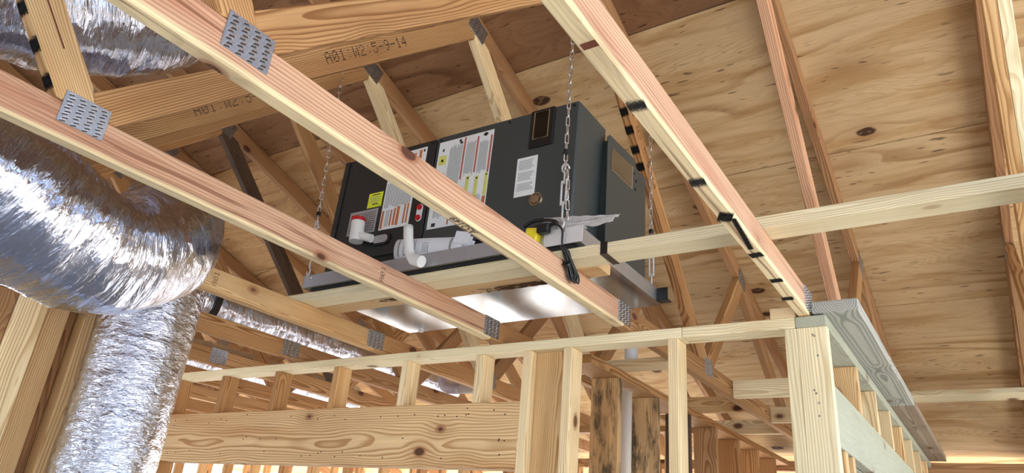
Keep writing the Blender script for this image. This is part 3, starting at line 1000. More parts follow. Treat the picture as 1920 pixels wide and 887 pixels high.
for i, (y_, x0, x1, mt, lb) in enumerate(((4.30, TX['T2'] + TH + 0.001, TX['T3'] - 0.001, 'pine_pale', 'pale cross block between truss chords, second behind the corner post'),
                                          (4.95, TX['T2'] + TH + 0.001, TX['T3'] - 0.001, 'pine_pale', 'pale cross block between truss chords, third behind the corner post'),
                                          (3.95, TX['TA'] + TH + 0.001, TX['T2'] - 0.001, 'pine_post', 'cross block between chords above the blackened studs'),
                                          (4.7, TX['TA'] + TH + 0.001, TX['T2'] - 0.001, 'pine_pale', 'cross block between chords beyond the blackened studs'))):
    bx('chord_block', x0, x1, y_, y_ + TH, H, H + CH, mt, None, 'x', label=lb, cat='wood block')

# ================================================================== DRAIN PAN
px0, px1, py0, py1, pz0, pz1 = -2.305, -0.998, 1.79, 2.475, 0.893, 0.945
pan = empty('drain_pan', V((px0 + px1) / 2, (py0 + py1) / 2, pz0), 'shiny galvanized drain pan hanging under the furnace', 'drain pan')
obj('pan_bottom', box_bm(px1 - px0, py1 - py0, 0.0012), M['galv'], pan, Matrix.Translation(V((px0 + px1) / 2, (py0 + py1) / 2, pz0)))
t_ = 0.0015
fl_ = 0.012


def wall_sheet(name, xa, xb, ya, yb_, bm=None):
    bm = box_bm(xb - xa, yb_ - ya, pz1 - pz0, 0, ((xa + xb) / 2, (ya + yb_) / 2, (pz0 + pz1) / 2 + CZ))
    return obj(name, bm, M['galv_lip_lit'], pan)


wall_sheet('pan_lip', px0, px1, py0, py0 + t_)
wall_sheet('pan_lip', px0, px1, py1 - t_, py1)
wall_sheet('pan_lip', px0, px0 + t_, py0, py1)
wall_sheet('pan_lip', px1 - t_, px1, py0, py1)
for xa, xb, ya, yb_ in ((px0, px1, py0 - 0.002, py0 + 0.010), (px0, px1, py1 - 0.010, py1 + 0.002), (px0 - 0.002, px0 + 0.010, py0, py1), (px1 - 0.010, px1 + 0.002, py0, py1)):
    obj('rolled_hem', box_bm(xb - xa, yb_ - ya, 0.006, 0.0015, ((xa + xb) / 2, (ya + yb_) / 2, pz1 + CZ)), M['galv_lip_lit'], pan)
obj('foam_strip', box_bm(px1 - px0 - 0.06, 0.02, 0.0095, 0, ((px0 + px1) / 2, py0 + 0.032, 0.8878 + CZ)), M['rubber'], pan)
obj('foam_strip', box_bm(px1 - px0 - 0.06, 0.05, 0.0095, 0, ((px0 + px1) / 2, 1.95, 0.8878 + CZ)), M['rubber'], pan)
for xx, yy_, kind in ((-2.264, py0 - 0.004, 0), (-1.052, py0 - 0.004, 0), (-1.045, py1 + 0.004, 0), (-2.264, py1 + 0.004, 0)):
    bm = bmesh.new()
    bmesh.ops.create_cone(bm, cap_ends=True, segments=12, radius1=0.010, radius2=0.008, depth=0.008, matrix=Matrix.Translation(V(xx, yy_, 0.935)) @ Matrix.Rotation(math.pi / 2, 4, 'X'))
    obj('eye_bolt', bm, M['chain'], pan, smooth=False)
# bright bracket plate at the right front corner
bm = box_bm(0.145, 0.002, 0.056, 0.0008, (-1.055, py0 - 0.004, 0.915 + CZ))
box_bm(0.145, 0.03, 0.002, 0, (-1.055, py0 + 0.010, 0.943 + CZ), bm)
obj('corner_bracket', bm, M['steel_white'], pan)
# dark bracket at the back right corner
bm = box_bm(0.045, 0.004, 0.05, 0, (-0.974, py1 - 0.05, 0.92 + CZ))
box_bm(0.045, 0.04, 0.004, 0, (-0.974, py1 - 0.03, 0.897 + CZ), bm)
obj('corner_bracket', bm, M['black'], pan)
# hanging drain outlet
bm = tube_bm([V(-2.19, 2.43, 0.893), V(-2.19, 2.43, 0.875)], 0.012, 10)
obj('drain_outlet', bm, M['pvc'], pan)

# ================================================================== FURNACE
th_f = math.atan(0.031 / 1.2)
FO = V(-2.273, 1.86, 1.019)
FM = Matrix.Translation(FO) @ Matrix.Rotation(th_f, 4, 'Y')
LEN, HT = 1.203, 0.50
fur = empty('furnace', V(-1.68, 2.1, 0.90), 'dark grey horizontal furnace with warning labels, hung on chains', 'furnace')


def fbox(name, u0, u1, d0, d1, v0, v1, mat, bev=0.003, parent=None):
    """box in furnace coordinates: u along front, d depth back from front, v up"""
    bm = box_bm(u1 - u0, d1 - d0, v1 - v0, bev)
    mw = FM @ Matrix.Translation(((u0 + u1) / 2, (d0 + d1) / 2, (v0 + v1) / 2))
    return obj(name, bm, M[mat] if isinstance(mat, str) else mat, parent or fur, mw)


fbox('cabinet', 0.003, LEN, 0.004, 0.212, -0.004, HT, 'paint', 0.004)
pl = fbox('access_panel', 0.0, 0.533, -0.006, 0.003, 0.0, HT - 0.004, 'paint_door', 0.002)
pr = fbox('access_panel', 0.541, LEN - 0.001, -0.006, 0.003, 0.0, HT - 0.002, 'paint', 0.002)
fbox('edge_flange', 0.003, 0.030, -0.012, -0.0062, 0.0, HT - 0.006, 'paint_door', 0.002, pl)
fbox('base_rail', 0.002, LEN, 0.0, 0.21, -0.03, -0.0045, 'black', 0.002)
for u0 in (0.08, 0.60, 1.08):
    fbox('rubber_foot', u0, u0 + 0.06, 0.03, 0.11, -(1.019 - (u0 + 0.06) * math.sin(th_f) - 0.8965), -0.0305, 'rubber', 0.003)
# rear plenum box with notched end plate
RX = -1.028
bm = prism([(2.062, 0.955), (2.40, 0.955), (2.40, 1.43), (2.062, 1.43)], -2.1, RX - 0.006, 0.002)
for v in bm.verts:
    v.co.z += CZ
obj('plenum_box', bm, M['paint'], fur)
bm = prism([(2.035, 0.96), (2.330, 0.96), (2.330, 1.395), (2.300, 1.402), (2.278, 1.455), (2.050, 1.442), (2.035, 1.425)], RX - 0.005, RX, 0.0008)
for v in bm.verts:
    v.co.z += CZ
ep = obj('end_plate', bm, M['paint'], fur)
bm = prism([(2.062, 1.300), (2.250, 1.306), (2.254, 1.408), (2.064, 1.394)], RX + 0.0002, RX + 0.002, 0)
for v in bm.verts:
    v.co.z += CZ
obj('opening_plate', bm, M['galv'], ep)
bm = tube_bm([V(RX + 0.002, 2.062, 1.299), V(RX + 0.002, 2.250, 1.305), V(RX + 0.002, 2.255, 1.409)], 0.0022, 6)
obj('opening_rim', bm, M['chain'], ep)
bm = bmesh.new()
for yy_, zz_ in ((2.27, 1.385), (2.285, 1.32), (2.28, 1.10), (2.29, 1.36)):
    bmesh.ops.create_cone(bm, cap_ends=True, segments=10, radius1=0.006, radius2=0.006, depth=0.002, matrix=Matrix.Translation(V(RX + 0.001, yy_, zz_)) @ Matrix.Rotation(math.pi / 2, 4, 'Y'))
tag(obj('screw_holes', bm, M['black'], ep), kind='stuff')
# seam screws along the top of the panels
for u in (0.02, 0.515, 0.56, 0.90, 1.185):
    bm = bmesh.new()
    bmesh.ops.create_cone(bm, cap_ends=True, segments=8, radius1=0.006, radius2=0.005, depth=0.006)
    obj('screw', bm, M['black'], fur, FM @ Matrix.Translation((u, -0.008, HT - 0.018)) @ Matrix.Rotation(math.pi / 2, 4, 'X'))


def decal(name, u0, u1, v0, v1, mat, parent, prints=(), skew=0.0, lab=None):
    mw = FM @ Matrix.Translation((u0, -0.0072, v0))
    w, h = u1 - u0, v1 - v0
    bm = box_bm(w, 0.0012, h, 0, (w / 2, 0, h / 2))
    o = obj(name, bm, M[mat], parent, mw)
    if lab:
        o['label'] = lab
    for pm, rects in prints:
        tag(obj('print', quad_bm([(a * w, b * w, c * h, d * h) for a, b, c, d in rects], None, -0.0009), M[pm], o, mw), kind='stuff')
    return o


def lines(x0, x1, z0, z1, n, fill=0.5, vertical=False, seed=1):
    r = random.Random(seed)
    out = []
    for i in range(n):
        if vertical:
            a = x0 + (x1 - x0) * (i + 0.2) / n
            out.append((a, a + (x1 - x0) / n * fill, z0 + (z1 - z0) * r.uniform(0, 0.12), z1 - (z1 - z0) * r.uniform(0, 0.08)))
        else:
            a = z0 + (z1 - z0) * (i + 0.2) / n
            out.append((x0 + (x1 - x0) * r.uniform(0, 0.05), x1 - (x1 - x0) * r.uniform(0, 0.25), a, a + (z1 - z0) / n * fill))
    return out


# big white safety label, columns of print set sideways
decal('warning_label', 0.557, 0.830, 0.078, 0.470, 'label', pr, [
    ('print_gray', lines(0.22, 0.46, 0.40, 0.93, 15, 0.42, True, 1) + lines(0.53, 0.70, 0.52, 0.93, 11, 0.42, True, 2) + lines(0.77, 0.93, 0.52, 0.90, 10, 0.42, True, 3)
     + lines(0.06, 0.18, 0.42, 0.62, 6, 0.4, True, 4) + lines(0.08, 0.60, 0.10, 0.34, 16, 0.4, True, 5) + lines(0.66, 0.90, 0.05, 0.30, 8, 0.4, True, 6)),
    ('print_red', [(0.475, 0.505, 0.50, 0.99), (0.715, 0.745, 0.55, 0.96), (0.955, 0.985, 0.52, 0.94)]),
    ('print_orange', [(0.93, 0.985, 0.0, 0.26), (0.36, 0.385, 0.02, 0.22)]),
    ('print_yellow', [(0.30, 0.44, 0.36, 0.49), (0.60, 0.66, 0.26, 0.52), (0.76, 0.82, 0.24, 0.50), (0.935, 0.985, 0.27, 0.52), (0.03, 0.17, 0.72, 0.83)]),
    ('print_dark', [(0.38, 0.42, 0.95, 0.98), (0.40, 0.45, 0.925, 0.95), (0.82, 0.90, 0.955, 0.975), (0.84, 0.88, 0.945, 0.985), (0.08, 0.11, 0.88, 0.91), (0.08, 0.12, 0.755, 0.785),
                    (0.62, 0.65, 0.485, 0.505), (0.78, 0.81, 0.465, 0.485), (0.95, 0.975, 0.485, 0.505), (0.08, 0.15, 0.02, 0.06)])], lab='large white safety label with red and yellow bars')
decal('warning_label', 0.36, 0.490, 0.352, 0.470, 'label', pl, [('print_orange', [(0.30, 0.36, 0.1, 0.85), (0.50, 0.57, 0.1, 0.85), (0.70, 0.80, 0.05, 0.92)]), ('print_gray', lines(0.06, 0.26, 0.1, 0.9, 5, 0.4, True, 7)),
                                                          ('print_dark', [(0.86, 0.93, 0.82, 0.92)])], lab='white label with orange bars, upper part')
decal('warning_label', 0.290, 0.453, 0.115, 0.345, 'label', pl, [('print_gray', lines(0.05, 0.95, 0.42, 0.97, 16, 0.42, True, 8) + lines(0.17, 0.30, 0.05, 0.40, 3, 0.4, True, 9)),
                                                            ('print_orange', [(0.03, 0.10, 0.03, 0.38), (0.33, 0.38, 0.06, 0.38), (0.44, 0.50, 0.06, 0.40), (0.54, 0.63, 0.05, 0.42), (0.78, 0.83, 0.06, 0.44), (0.88, 0.93, 0.06, 0.44)])],
      lab='white label with orange bars, lower part')
decal('sticker', 0.196, 0.278, 0.232, 0.301, 'label_yellow', pl, [('print_dark', [(0.25, 0.8, 0.84, 0.9), (0.35, 0.75, 0.18, 0.25), (0.82, 0.93, 0.06, 0.09)]), ('print_gray', lines(0.1, 0.9, 0.32, 0.78, 6, 0.25, False, 3))], lab='bright yellow sticker')
decal('rating_label', 0.103, 0.267, 0.115, 0.225, 'label_silver', pl, [('print_dark', [r_ for i in range(11) for r_ in lines(0.05 + i * 0.083, 0.05 + i * 0.083 + 0.06, 0.08, 0.92, 9, 0.35, False, i)])], lab='silver rating label')
decal('data_label', 0.958, 1.046, 0.145, 0.306, 'label', pr, [('print_gray', lines(0.08, 0.92, 0.14, 0.34, 6, 0.35, False, 4) + lines(0.08, 0.92, 0.40, 0.62, 7, 0.35, False, 5) + lines(0.08, 0.92, 0.68, 0.94, 7, 0.35, False, 6))], lab='tall pale data label')
# burner sight window
wf_ = fbox('window_frame', 1.0, 1.105, -0.012, -0.0062, 0.338, 0.500, 'black', 0.004, pr)
k = NT('sight_glass')
M['sight_glass'] = k.fin((0.010, 0.009, 0.005), 0.10, spec=0.35)
fbox('sight_glass', 1.020, 1.083, -0.0145, -0.0125, 0.372, 0.488, 'sight_glass', 0.001, wf_)
bm = tube_bm([(1.020, -0.0145, 0.372), (1.083, -0.0145, 0.372), (1.083, -0.0145, 0.488), (1.020, -0.0145, 0.488)], 0.0025, 6, closed=True)
obj('glass_bezel', bm, M['brass'], wf_, FM)
# round badge
bm = bmesh.new()
bmesh.ops.create_cone(bm, cap_ends=True, segments=28, radius1=0.028, radius2=0.026, depth=0.005)
bd = obj('badge', bm, M['brass'], pr, FM @ Matrix.Translation((1.055, -0.009, 0.122)) @ Matrix.Rotation(math.pi / 2, 4, 'X'))
bm = bmesh.new()
bmesh.ops.create_cone(bm, cap_ends=True, segments=28, radius1=0.0225, radius2=0.0225, depth=0.0012)
obj('badge_face', bm, plain('badge_face', (0.10, 0.06, 0.035), 0.35), bd, FM @ Matrix.Translation((1.055, -0.0119, 0.122)) @ Matrix.Rotation(math.pi / 2, 4, 'X'))
bm = quad_bm([(-0.017, -0.012, -0.012, 0.012), (-0.003, 0.002, -0.016, 0.016), (0.010, 0.015, -0.012, 0.012)], None, 0)
for a_, b__ in ((-0.0145, -0.0005), (-0.0005, 0.0125)):
    box_bm(0.005, 0.0006, 0.026, 0, ((a_ + b__) / 2, 0, 0), bm)
obj('badge_emblem', bm, M['brass'], bd, FM @ Matrix.Translation((1.055, -0.0128, 0.122)) @ Matrix.Rotation(0.2, 4, 'Y'))
# two red plugs on a grey capsule
bm = bmesh.new()
pts = [(0.013 * math.cos(a) if False else 0.015 * math.cos(a), 0.023 * (1 if math.sin(a) >= 0 else -1) + 0.015 * math.sin(a)) for a in [2 * math.pi * i / 24 for i in range(24)]]
bm = prism(pts, -0.0015, 0.0015)
cp = obj('plug_holder', bm, M['label'], pl, FM @ Matrix.Translation((0.505, -0.0080, 0.162)) @ Matrix.Rotation(-math.pi / 2, 4, 'Z'))
for dv in (0.023, -0.023):
    bm = bmesh.new()
    bmesh.ops.create_cone(bm, cap_ends=True, segments=16, radius1=0.0125, radius2=0.011, depth=0.008)
    obj('red_plug', bm, M['red'], cp, FM @ Matrix.Translation((0.505, -0.013, 0.162 + dv)) @ Matrix.Rotation(math.pi / 2, 4, 'X'))
# oval pipe grommet
pts = [(0.030 * (1 if math.cos(a) >= 0 else -1) + 0.026 * math.cos(a), 0.026 * math.sin(a)) for a in [2 * math.pi * (i + 0.5) / 28 for i in range(28)]]
gr = obj('grommet', prism([(p[0] * 1.0, p[1]) for p in pts], -0.003, 0.003), M['black'], pl, FM @ Matrix.Translation((0.315, -0.010, 0.072)) @ Matrix.Rotation(-math.pi / 2, 4, 'Z'))
obj('grommet_window', prism([(p[0] * 0.72, p[1] * 0.66) for p in pts], -0.001, 0.001), M['label_silver'], gr, FM @ Matrix.Translation((0.318, -0.0145, 0.072)) @ Matrix.Rotation(-math.pi / 2, 4, 'Z'))

# ---- things in and on the pan
tr = empty('condensate_fitting', V(-2.06, 1.80, 1.07), 'white plastic drain fitting with red collar on the furnace panel', 'pipe fitting')


def fp(u, d, v):
    return FM @ Vector((u, d, v))


obj('pipe_stub', tube_bm([fp(0.212, -0.045, 0.062), fp(0.204, -0.045, 0.152)], 0.029, 18), M['pvc'], tr, smooth=False)
obj('red_collar', tube_bm([fp(0.2035, -0.045, 0.1525), fp(0.202, -0.045, 0.168)], 0.0305, 18), M['red'], tr)
obj('side_arm', tube_bm([fp(0.226, -0.044, 0.088), fp(0.285, -0.030, 0.072)], 0.018, 14), M['pvc'], tr)
trap = empty('drain_trap', V(-1.69, 1.80, 0.91), 'white capped drain pipe with elbow standing in front of the rolled manual', 'pipe fitting')
obj('pipe', tube_bm(smooth_path([V(-1.714, 1.752, 1.055), V(-1.70, 1.752, 0.985), V(-1.683, 1.752, 0.935), V(-1.655, 1.752, 0.905)], 12), 0.019, 14), M['pvc'], trap, smooth=True)
obj('pipe_socket', tube_bm([V(-1.667, 1.752, 0.915), V(-1.622, 1.752, 0.898)], 0.0225, 14), M['pvc'], trap)
man = empty('rolled_manual', V(-1.66, 1.80, 0.96), 'rolled white instruction manual lying in the pan below the labels', 'manual')
bm = bmesh.new()
pts = smooth_path([V(-1.83, 1.832, 1.006), V(-1.66, 1.828, 0.983), V(-1.49, 1.826, 0.958)], 14)
rings = []
for i, p in enumerate(pts):
    rings.append([bm.verts.new(p + Vector((0.0, math.cos(a) * 0.022, math.sin(a) * 0.046))) for a in [2 * math.pi * j / 22 for j in range(22)]])
for i in range(len(rings) - 1):
    for j in range(22):
        bm.faces.new((rings[i][j], rings[i][(j + 1) % 22], rings[i + 1][(j + 1) % 22], rings[i + 1][j]))
bm.faces.new(rings[0][::-1])
bm.faces.new(rings[-1])
bmesh.ops.recalc_face_normals(bm, faces=bm.faces)
mro = obj('paper_roll', bm, M['paper'], man, smooth=True)
# loose sheet edges at the right end
for i in range(4):
    pts2 = [V(-1.52 + 0.02 * i, 1.80 + 0.006 * i, 1.0 - 0.012 * i), V(-1.455 + 0.006 * i, 1.805 + 0.006 * i, 0.985 - 0.012 * i)]
    board('sheet_edge', pts2[0], pts2[1], 0.002, 0.045 - 0.008 * i, 'paper', man, (0, 0, 1), 0)
# printed blocks on the roll: narrow strips that hug its front
def roll_strip(u0, u1, a0, a1, mat, n=5):
    b = bmesh.new()
    pr_ = []
    for uu in (u0, u1):
        base = V(-1.83, 1.832, 1.006).lerp(V(-1.49, 1.826, 0.958), uu)
        pr_.append([b.verts.new(base + Vector((0, math.cos(a) * 0.0232, math.sin(a) * 0.0472))) for a in [math.radians(a0 + (a1 - a0) * j / n) for j in range(n + 1)]])
    for j in range(n):
        b.faces.new((pr_[0][j], pr_[0][j + 1], pr_[1][j + 1], pr_[1][j]))
    return b
for (u0, u1, a0, a1, mt) in ((0.06, 0.085, 130, 225, 'print_gray'), (0.15, 0.157, 120, 215, 'print_dark'), (0.15, 0.33, 213, 217, 'print_dark'), (0.323, 0.33, 120, 215, 'print_dark'), (0.52, 0.527, 120, 215, 'print_dark'),
                             (0.43, 0.527, 213, 216, 'print_dark'), (0.83, 0.86, 130, 215, 'print_gray')):
    obj('print', roll_strip(u0, u1, a0, a1, mt), M[mt], mro)
for i in range(6):
    obj('print', roll_strip(0.18 + i * 0.023, 0.188 + i * 0.023, 135, 205, 'print_gray'), M['print_gray'], mro)
for i in range(4):
    obj('print', roll_strip(0.44 + i * 0.02, 0.448 + i * 0.02, 140, 205, 'print_gray'), M['print_gray'], mro)

# cord with plug, slung over the chord in front of the furnace
cord = empty('power_cord', V(-1.06, 1.80, 0.85), 'black power cord coil hanging over the pinkish chord', 'cord')
xf = TX['T2'] + TH + 0.012
obj('cable', tube_bm(smooth_path([V(-1.115, 1.775, 0.952), V(-1.075, 1.77, 0.955), V(-1.05, 1.77, 0.93), V(xf, 1.775, 0.885), V(xf, 1.79, 0.862)], 16), 0.0035, 8), M['black'], cord, smooth=True)
for i in range(6):
    dx = (i % 2) * 0.007
    a = (i - 2.5) * 0.006
    pts = [V(xf + dx, 1.775 + a * 0.6, 0.875), V(xf + dx, 1.80 + a * 0.2, 0.842), V(xf + dx, 1.825 + a, 0.815), V(xf + dx, 1.846 + a * 1.3, 0.786), V(xf + dx + 0.003, 1.857 + a * 1.3, 0.783), V(xf + dx + 0.006, 1.852 + a, 0.805), V(xf + dx + 0.005, 1.815 + a * 0.4, 0.84), V(xf + dx + 0.004, 1.782 + a, 0.868)]
    obj('cable_loop', tube_bm(smooth_path(pts, 22), 0.0032, 7), M['black'], cord, smooth=True)
obj('cable_tie', tube_bm([V(xf + 0.004, 1.800, 0.826), V(xf + 0.004, 1.806, 0.822)], 0.014, 10), M['black'], cord)
obj('plug', box_bm(0.046, 0.026, 0.034, 0.005, (-1.118, 1.766, 0.945 + CZ)), M['black'], cord)
o = obj('float_switch', box_bm(0.05, 0.03, 0.05, 0.005), M['yellow'], None, Matrix.Translation(V(-1.166, 1.777, 0.932)) @ Matrix.Rotation(0.15, 4, 'Y'))
tag(o, 'yellow plastic housing behind the black plug at the pan edge', 'switch')
o = obj('wire_bundle', tube_bm(smooth_path([V(-1.22, 1.80, 0.985), V(-1.18, 1.80, 0.998), V(-1.12, 1.80, 0.992), V(-1.09, 1.80, 0.975), V(-1.14, 1.80, 0.975), V(-1.20, 1.80, 0.972)], 30), 0.006, 8), M['black'], None, smooth=True)
tag(o, 'small bundle of black wire lying on the pan beside the yellow housing', 'wire')

# clear plastic bag at the right front of the pan
bm = bmesh.new()
n_ = 22
gv = [[None] * (n_ + 1) for _ in range(n_ + 1)]
for i in range(n_ + 1):
    for j in range(n_ + 1):
        u, w = i / n_, j / n_
        x = -1.16 + 0.265 * u + 0.02 * w * u
        z = 0.948 + 0.075 * w * (1 - 0.45 * u) - 0.006 * u
        y = 1.80 + 0.035 * w + 0.008 * noise.noise(Vector((u * 5, w * 5, 1.3)))
        z += 0.008 * noise.noise(Vector((u * 7, w * 6, 4.1)))
        gv[i][j] = bm.verts.new(V(x, y, z))
for i in range(n_):
    for j in range(n_):
        bm.faces.new((gv[i][j], gv[i + 1][j], gv[i + 1][j + 1], gv[i][j + 1]))
me = bpy.data.meshes.new('plastic_bag')
bm.to_mesh(me)
bm.free()
o = obj('plastic_bag', me, M['film'], None, smooth=True)
md = o.modifiers.new('thick', 'SOLIDIFY')
md.thickness = 0.001
tag(o, 'crumpled clear plastic bag lying on the pan at the chain', 'plastic bag')

# black strap around the plank
bm = box_bm(0.024, 0.0015, 0.041, 0, (-0.920, 1.8128, 0.8635 + CZ))
box_bm(0.024, 0.094, 0.0015, 0, (-0.920, 1.8585, 0.8430 + CZ), bm)
box_bm(0.024, 0.094, 0.0015, 0, (-0.920, 1.8585, 0.8832 + CZ), bm)
o = tag(obj('strap', bm, plain('strap', (0.012, 0.012, 0.014), 0.18, 0.0, 0.2, spec=0.7)), 'shiny black strap wrapped around the long pale plank', 'strap')

# ---- chains
lm = bmesh.new()
ll, lw_, lr = 0.044, 0.0165, 0.0026
path = []
hl = ll / 2 - lw_ / 2 - 0.0
for i in range(7):
    a = math.pi * i / 6
    path.append((math.cos(a) * (lw_ / 2 - lr), 0, hl + math.sin(a) * (lw_ / 2 - lr)))
for i in range(7):
    a = math.pi + math.pi * i / 6
    path.append((math.cos(a) * (lw_ / 2 - lr), 0, -hl + math.sin(a) * (lw_ / 2 - lr)))
tube_bm(path, lr, 6, lm, closed=True)
link_me = bpy.data.meshes.new('chain_link')
lm.to_mesh(link_me)
lm.free()
link_me.materials.append(M['chain'])
for pl_ in link_me.polygons:
    pl_.use_smooth = True


def run_links(parent, a, b):
    a, b = Vector(a), Vector(b)
    d = b - a
    pitch = ll - 3.2 * lr
    n = max(2, round(d.length / pitch))
    for i in range(n):
        p = a + d * ((i + 0.5) / n)
        m = frame(p, Vector((1, 0.35, 0)).normalized() if False else (d.orthogonal()), d)
        m = frame(p, d.normalized().cross(Vector((0.3, 1, 0))), d) @ Matrix.Rotation((i % 2) * math.pi / 2 + 0.4, 4, 'Z')
        obj('chain_link', link_me, None, parent, m)


def chain(label, a, b, turn=True, double=True):
    """chain from a (up at the roof) down to b (pan)"""
    a, b = Vector(a), Vector(b)
    c = empty('hanging_chain', b, label, 'chain', 'chains holding up the pan')
    d = (a - b).normalized()
    if turn:
        t0, t1 = b + d * 0.035, b + d * 0.215
        run_links(c, a, t1)
        s = d.cross(Vector((0.2, 1, 0))).normalized()
        q0, q1 = b + d * 0.085, b + d * 0.175
        bmt = tube_bm([q0 - s * 0.010, q0 + s * 0.010, q1 + s * 0.010, q1 - s * 0.010], 0.0036, 8, closed=True)
        tb = obj('turnbuckle', bmt, M['steel_white'], c)
        bmt = tube_bm([b + d * 0.03, q0 + d * 0.012], 0.0034, 8)
        obj('threaded_rod', bmt, M['steel_white'], tb)
        bmt = tube_bm([q1 - d * 0.012, b + d * 0.205], 0.0034, 8)
        obj('threaded_rod', bmt, M['steel_white'], tb)
        hk = [b + d * 0.205, b + d * 0.215 + s * 0.010, b + d * 0.232 + s * 0.012, b + d * 0.240, b + d * 0.230 - s * 0.012, b + d * 0.215 - s * 0.020]
        obj('hook', tube_bm(smooth_path(hk, 14), 0.0032, 8), M['steel_white'], tb, smooth=True)
        hk = [b + d * 0.035, b + d * 0.02 - s * 0.010, b + d * 0.002 - s * 0.004, b + d * 0.004 + s * 0.012, b + d * 0.018 + s * 0.014]
        obj('hook', tube_bm(smooth_path(hk, 14), 0.0032, 8), M['steel_white'], tb, smooth=True)
        if double:
            run_links(c, b + d * 0.215 - s * 0.012, b + d * 0.02 - s * 0.024)
        obj('black_tape', tube_bm([b + d * 0.275, b + d * 0.293], 0.010, 10), M['black'], c)
    else:
        run_links(c, a, b)
    return c


top = lambda y: roofz(y) - (CH + 0.006) / cs
chain('bright steel chain at the furnace front right corner, hanging in front of its panel', V(-1.052, 1.775, top(1.78) + 0.02), V(-1.056, 1.775, 0.940))
chain('steel chain at the furnace front left corner', V(-2.333, 1.775, top(1.78)), V(-2.264, 1.775, 0.942), True, False)
chain('steel chain behind the furnace at its right rear corner', V(-1.052, 2.49, top(2.49) + 0.02), V(-1.045, 2.49, 0.94), True, False)
chain('steel chain behind the furnace at its left rear corner', V(-2.312, 2.49, top(2.49) + 0.02), V(-2.264, 2.49, 0.94), True, False)


# ================================================================== FOIL DUCTS
def foil_tube(name, path, radii, parent, ns=240, nt=96, amp=0.010, seed=0.0, dents=(), capped=True, mat='foil'):
    P = smooth_path(path, ns)
    m = len(radii) - 1
    R = []
    for i in range(ns):
        t = i / (ns - 1) * m
        a = min(int(t), m - 1)
        u = t - a
        u = u * u * (3 - 2 * u)
        R.append(radii[a] * (1 - u) + radii[a + 1] * u)
    verts, faces, uvs = [], [], []
    up = None
    s = 0.0
    ss = []
    for i, p in enumerate(P):
        t = (P[min(i + 1, ns - 1)] - P[max(i - 1, 0)]).normalized()
        if i:
            s += (P[i] - P[i - 1]).length
        ss.append(s)
        if up is None:
            up = Vector((0, 0, 1)) if abs(t.z) < 0.8 else Vector((1, 0, 0))
        up = (up - t * up.dot(t)).normalized()
        sd = t.cross(up)
        for j in range(nt):
            a = 2 * math.pi * j / nt
            d = up * math.cos(a) + sd * math.sin(a)
            q = P[i] + d * R[i]
            # hoop folds: long round the tube, short along it
            v1 = noise.noise(Vector((s * 26 + seed, math.cos(a) * 1.1, math.sin(a) * 1.1)))
            v2 = noise.noise(Vector((s * 70 + seed + 9, math.cos(a) * 3.0, math.sin(a) * 3.0)))
            v3 = noise.noise(Vector((s * 9 + seed, math.cos(a) * 2.2, math.sin(a) * 2.2 + 7)))
            h = amp * (0.7 * v1 + 0.5 * (abs(v2) - 0.25) + 0.8 * v3)
            sf = i / (ns - 1)
            for (s0, a0, ws, wa, dep) in dents:
                da = (a - a0 + math.pi) % (2 * math.pi) - math.pi
                g = math.exp(-((sf - s0) / ws) ** 2 - (da / wa) ** 2)
                h -= dep * g * R[i] * (1 + 0.35 * v1)
            verts.append(q + d * h)
            uvs.append((s, a * R[i]))
    for i in range(ns - 1):
        for j in range(nt):
            j2 = (j + 1) % nt
            faces.append((i * nt + j, i * nt + j2, (i + 1) * nt + j2, (i + 1) * nt + j))
    if capped:
        faces.append(tuple(range(nt - 1, -1, -1)))
        faces.append(tuple(range((ns - 1) * nt, ns * nt)))
    me = bpy.data.meshes.new(name)
    me.from_pydata(verts, [], faces)
    uvl = me.uv_layers.new(name='UVMap')
    lu = [0.0] * (2 * len(me.loops))
    for pl in me.polygons:
        idx = [me.loops[li].vertex_index for li in pl.loop_indices]
        for li, vi in zip(pl.loop_indices, idx):
            u, v = uvs[vi]
            if len(idx) == 4 and vi % nt == 0 and any(k_ % nt == nt - 1 for k_ in idx):
                v = 2 * math.pi * R[vi // nt]
            lu[2 * li], lu[2 * li + 1] = u, v
    uvl.data.foreach_set('uv', lu)
    me.update()
    return obj(name, me, M[mat], parent, smooth=True)


dA = empty('flex_duct', V(-2.65, 1.38, FL), 'large crumpled foil flex duct, elbow at the left edge and upright drop below it', 'duct')
foil_tube('elbow_sleeve', [V(-1.96, 0.16, 0.80), V(-1.98, 0.40, 0.755), V(-2.00, 0.66, 0.695), V(-2.03, 0.86, 0.675), V(-2.07, 1.02, 0.74), V(-2.20, 1.12, 0.87), V(-2.38, 1.21, 1.03), V(-2.54, 1.30, 1.07)],
          [0.175, 0.19, 0.20, 0.195, 0.18, 0.17, 0.16, 0.16], dA, 300, 120, 0.009, 0.0, [(0.37, 0.0, 0.10, 0.8, 0.50), (0.30, -0.4, 0.03, 0.5, 0.15), (0.45, 0.3, 0.03, 0.5, 0.15)])
foil_tube('drop_sleeve', [V(-2.60, 1.34, 1.06), V(-2.645, 1.372, 0.93), V(-2.65, 1.379, 0.70), V(-2.65, 1.379, 0.2), V(-2.65, 1.379, -0.4), V(-2.65, 1.379, FL)], [0.16, 0.17, 0.175, 0.172, 0.175, 0.175], dA, 300, 100, 0.0042, 5.0, mat='foil_crumple')
dB = empty('flex_duct', V(-2.02, 0.8, 1.1), 'crumpled foil flex duct above the chords at the upper left corner', 'duct')
foil_tube('duct_sleeve', [V(-2.03, 0.05, 1.20), V(-2.03, 0.32, 1.20), V(-2.02, 0.60, 1.31), V(-2.02, 0.80, 1.46), V(-2.02, 0.89, 1.70), V(-2.02, 0.91, 2.05)], [0.17, 0.175, 0.18, 0.18, 0.17, 0.17], dB, 240, 100, 0.009, 11.0)
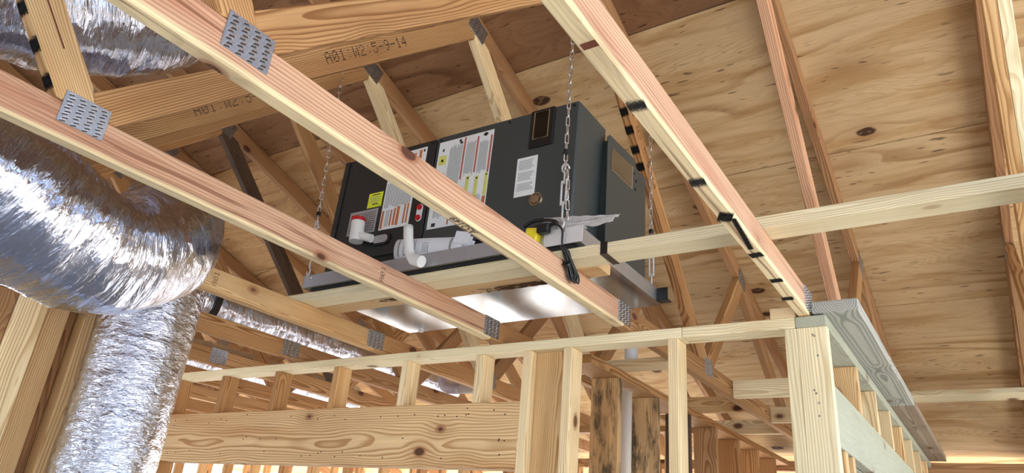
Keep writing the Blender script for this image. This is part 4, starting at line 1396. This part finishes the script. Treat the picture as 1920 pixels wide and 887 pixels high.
dC = empty('flex_duct', V(-3.25, 2.6, 0.97), 'foil duct lying between trusses behind the upright foil duct', 'duct')
foil_tube('duct_sleeve', [V(-3.255, 1.75, 0.99), V(-3.255, 2.4, 0.985), V(-3.255, 3.1, 0.99), V(-3.255, 4.0, 0.99)], [0.125] * 4, dC, 160, 48, 0.008, 21.0)
obj('duct_strap', tube_bm([V(-3.255, 1.93, 0.99), V(-3.255, 1.965, 0.99)], 0.136, 30), M['black'], dC)
dD = empty('flex_duct', V(-4.46, 3.2, 0.98), 'foil duct far back, glimpsed above the left end of the header', 'duct')
foil_tube('duct_sleeve', [V(-4.455, 2.2, 0.97), V(-4.455, 3.1, 0.975), V(-4.455, 4.2, 0.97)], [0.125] * 3, dD, 120, 40, 0.008, 31.0)

# ================================================================== PIPES BEHIND THE FRONT WALL
pp = empty('drain_pipe', V(-1.28, 3.1, FL), 'upright white plastic pipe between the two blackened studs', 'pipe')
obj('pipe', tube_bm([V(-1.43, 3.10, FL), V(-1.43, 3.10, 0.70)], 0.028, 16), M['pvc'], pp, smooth=True)
vp_ = empty('vent_pipe', V(-1.37, 3.05, 0.90), 'white pipe coupling with a purple band just under the plate', 'pipe')
obj('coupling', tube_bm([V(-1.33, 2.93, 0.80), V(-1.33, 2.93, 0.90)], 0.030, 18), M['pvc'], vp_, smooth=False)
obj('primer_band', tube_bm([V(-1.33, 2.93, 0.868), V(-1.33, 2.93, 0.876)], 0.0312, 18), M['primer'], vp_)
hp = empty('vent_pipe', V(-2.8, 3.62, 0.84), 'white pipe with lavender elbow seen through the framing above the header', 'pipe')
obj('pipe', tube_bm([V(-2.84, 3.60, 0.875), V(-2.46, 3.64, 0.872)], 0.030, 16), M['pvc'], hp, smooth=True)
obj('elbow', tube_bm(smooth_path([V(-2.98, 3.59, 1.03), V(-2.985, 3.59, 0.95), V(-2.95, 3.59, 0.89), V(-2.84, 3.60, 0.876)], 16), 0.034, 16), plain('primer_pale', (0.55, 0.50, 0.58), 0.4, 0.0, 0.2), hp, smooth=True)
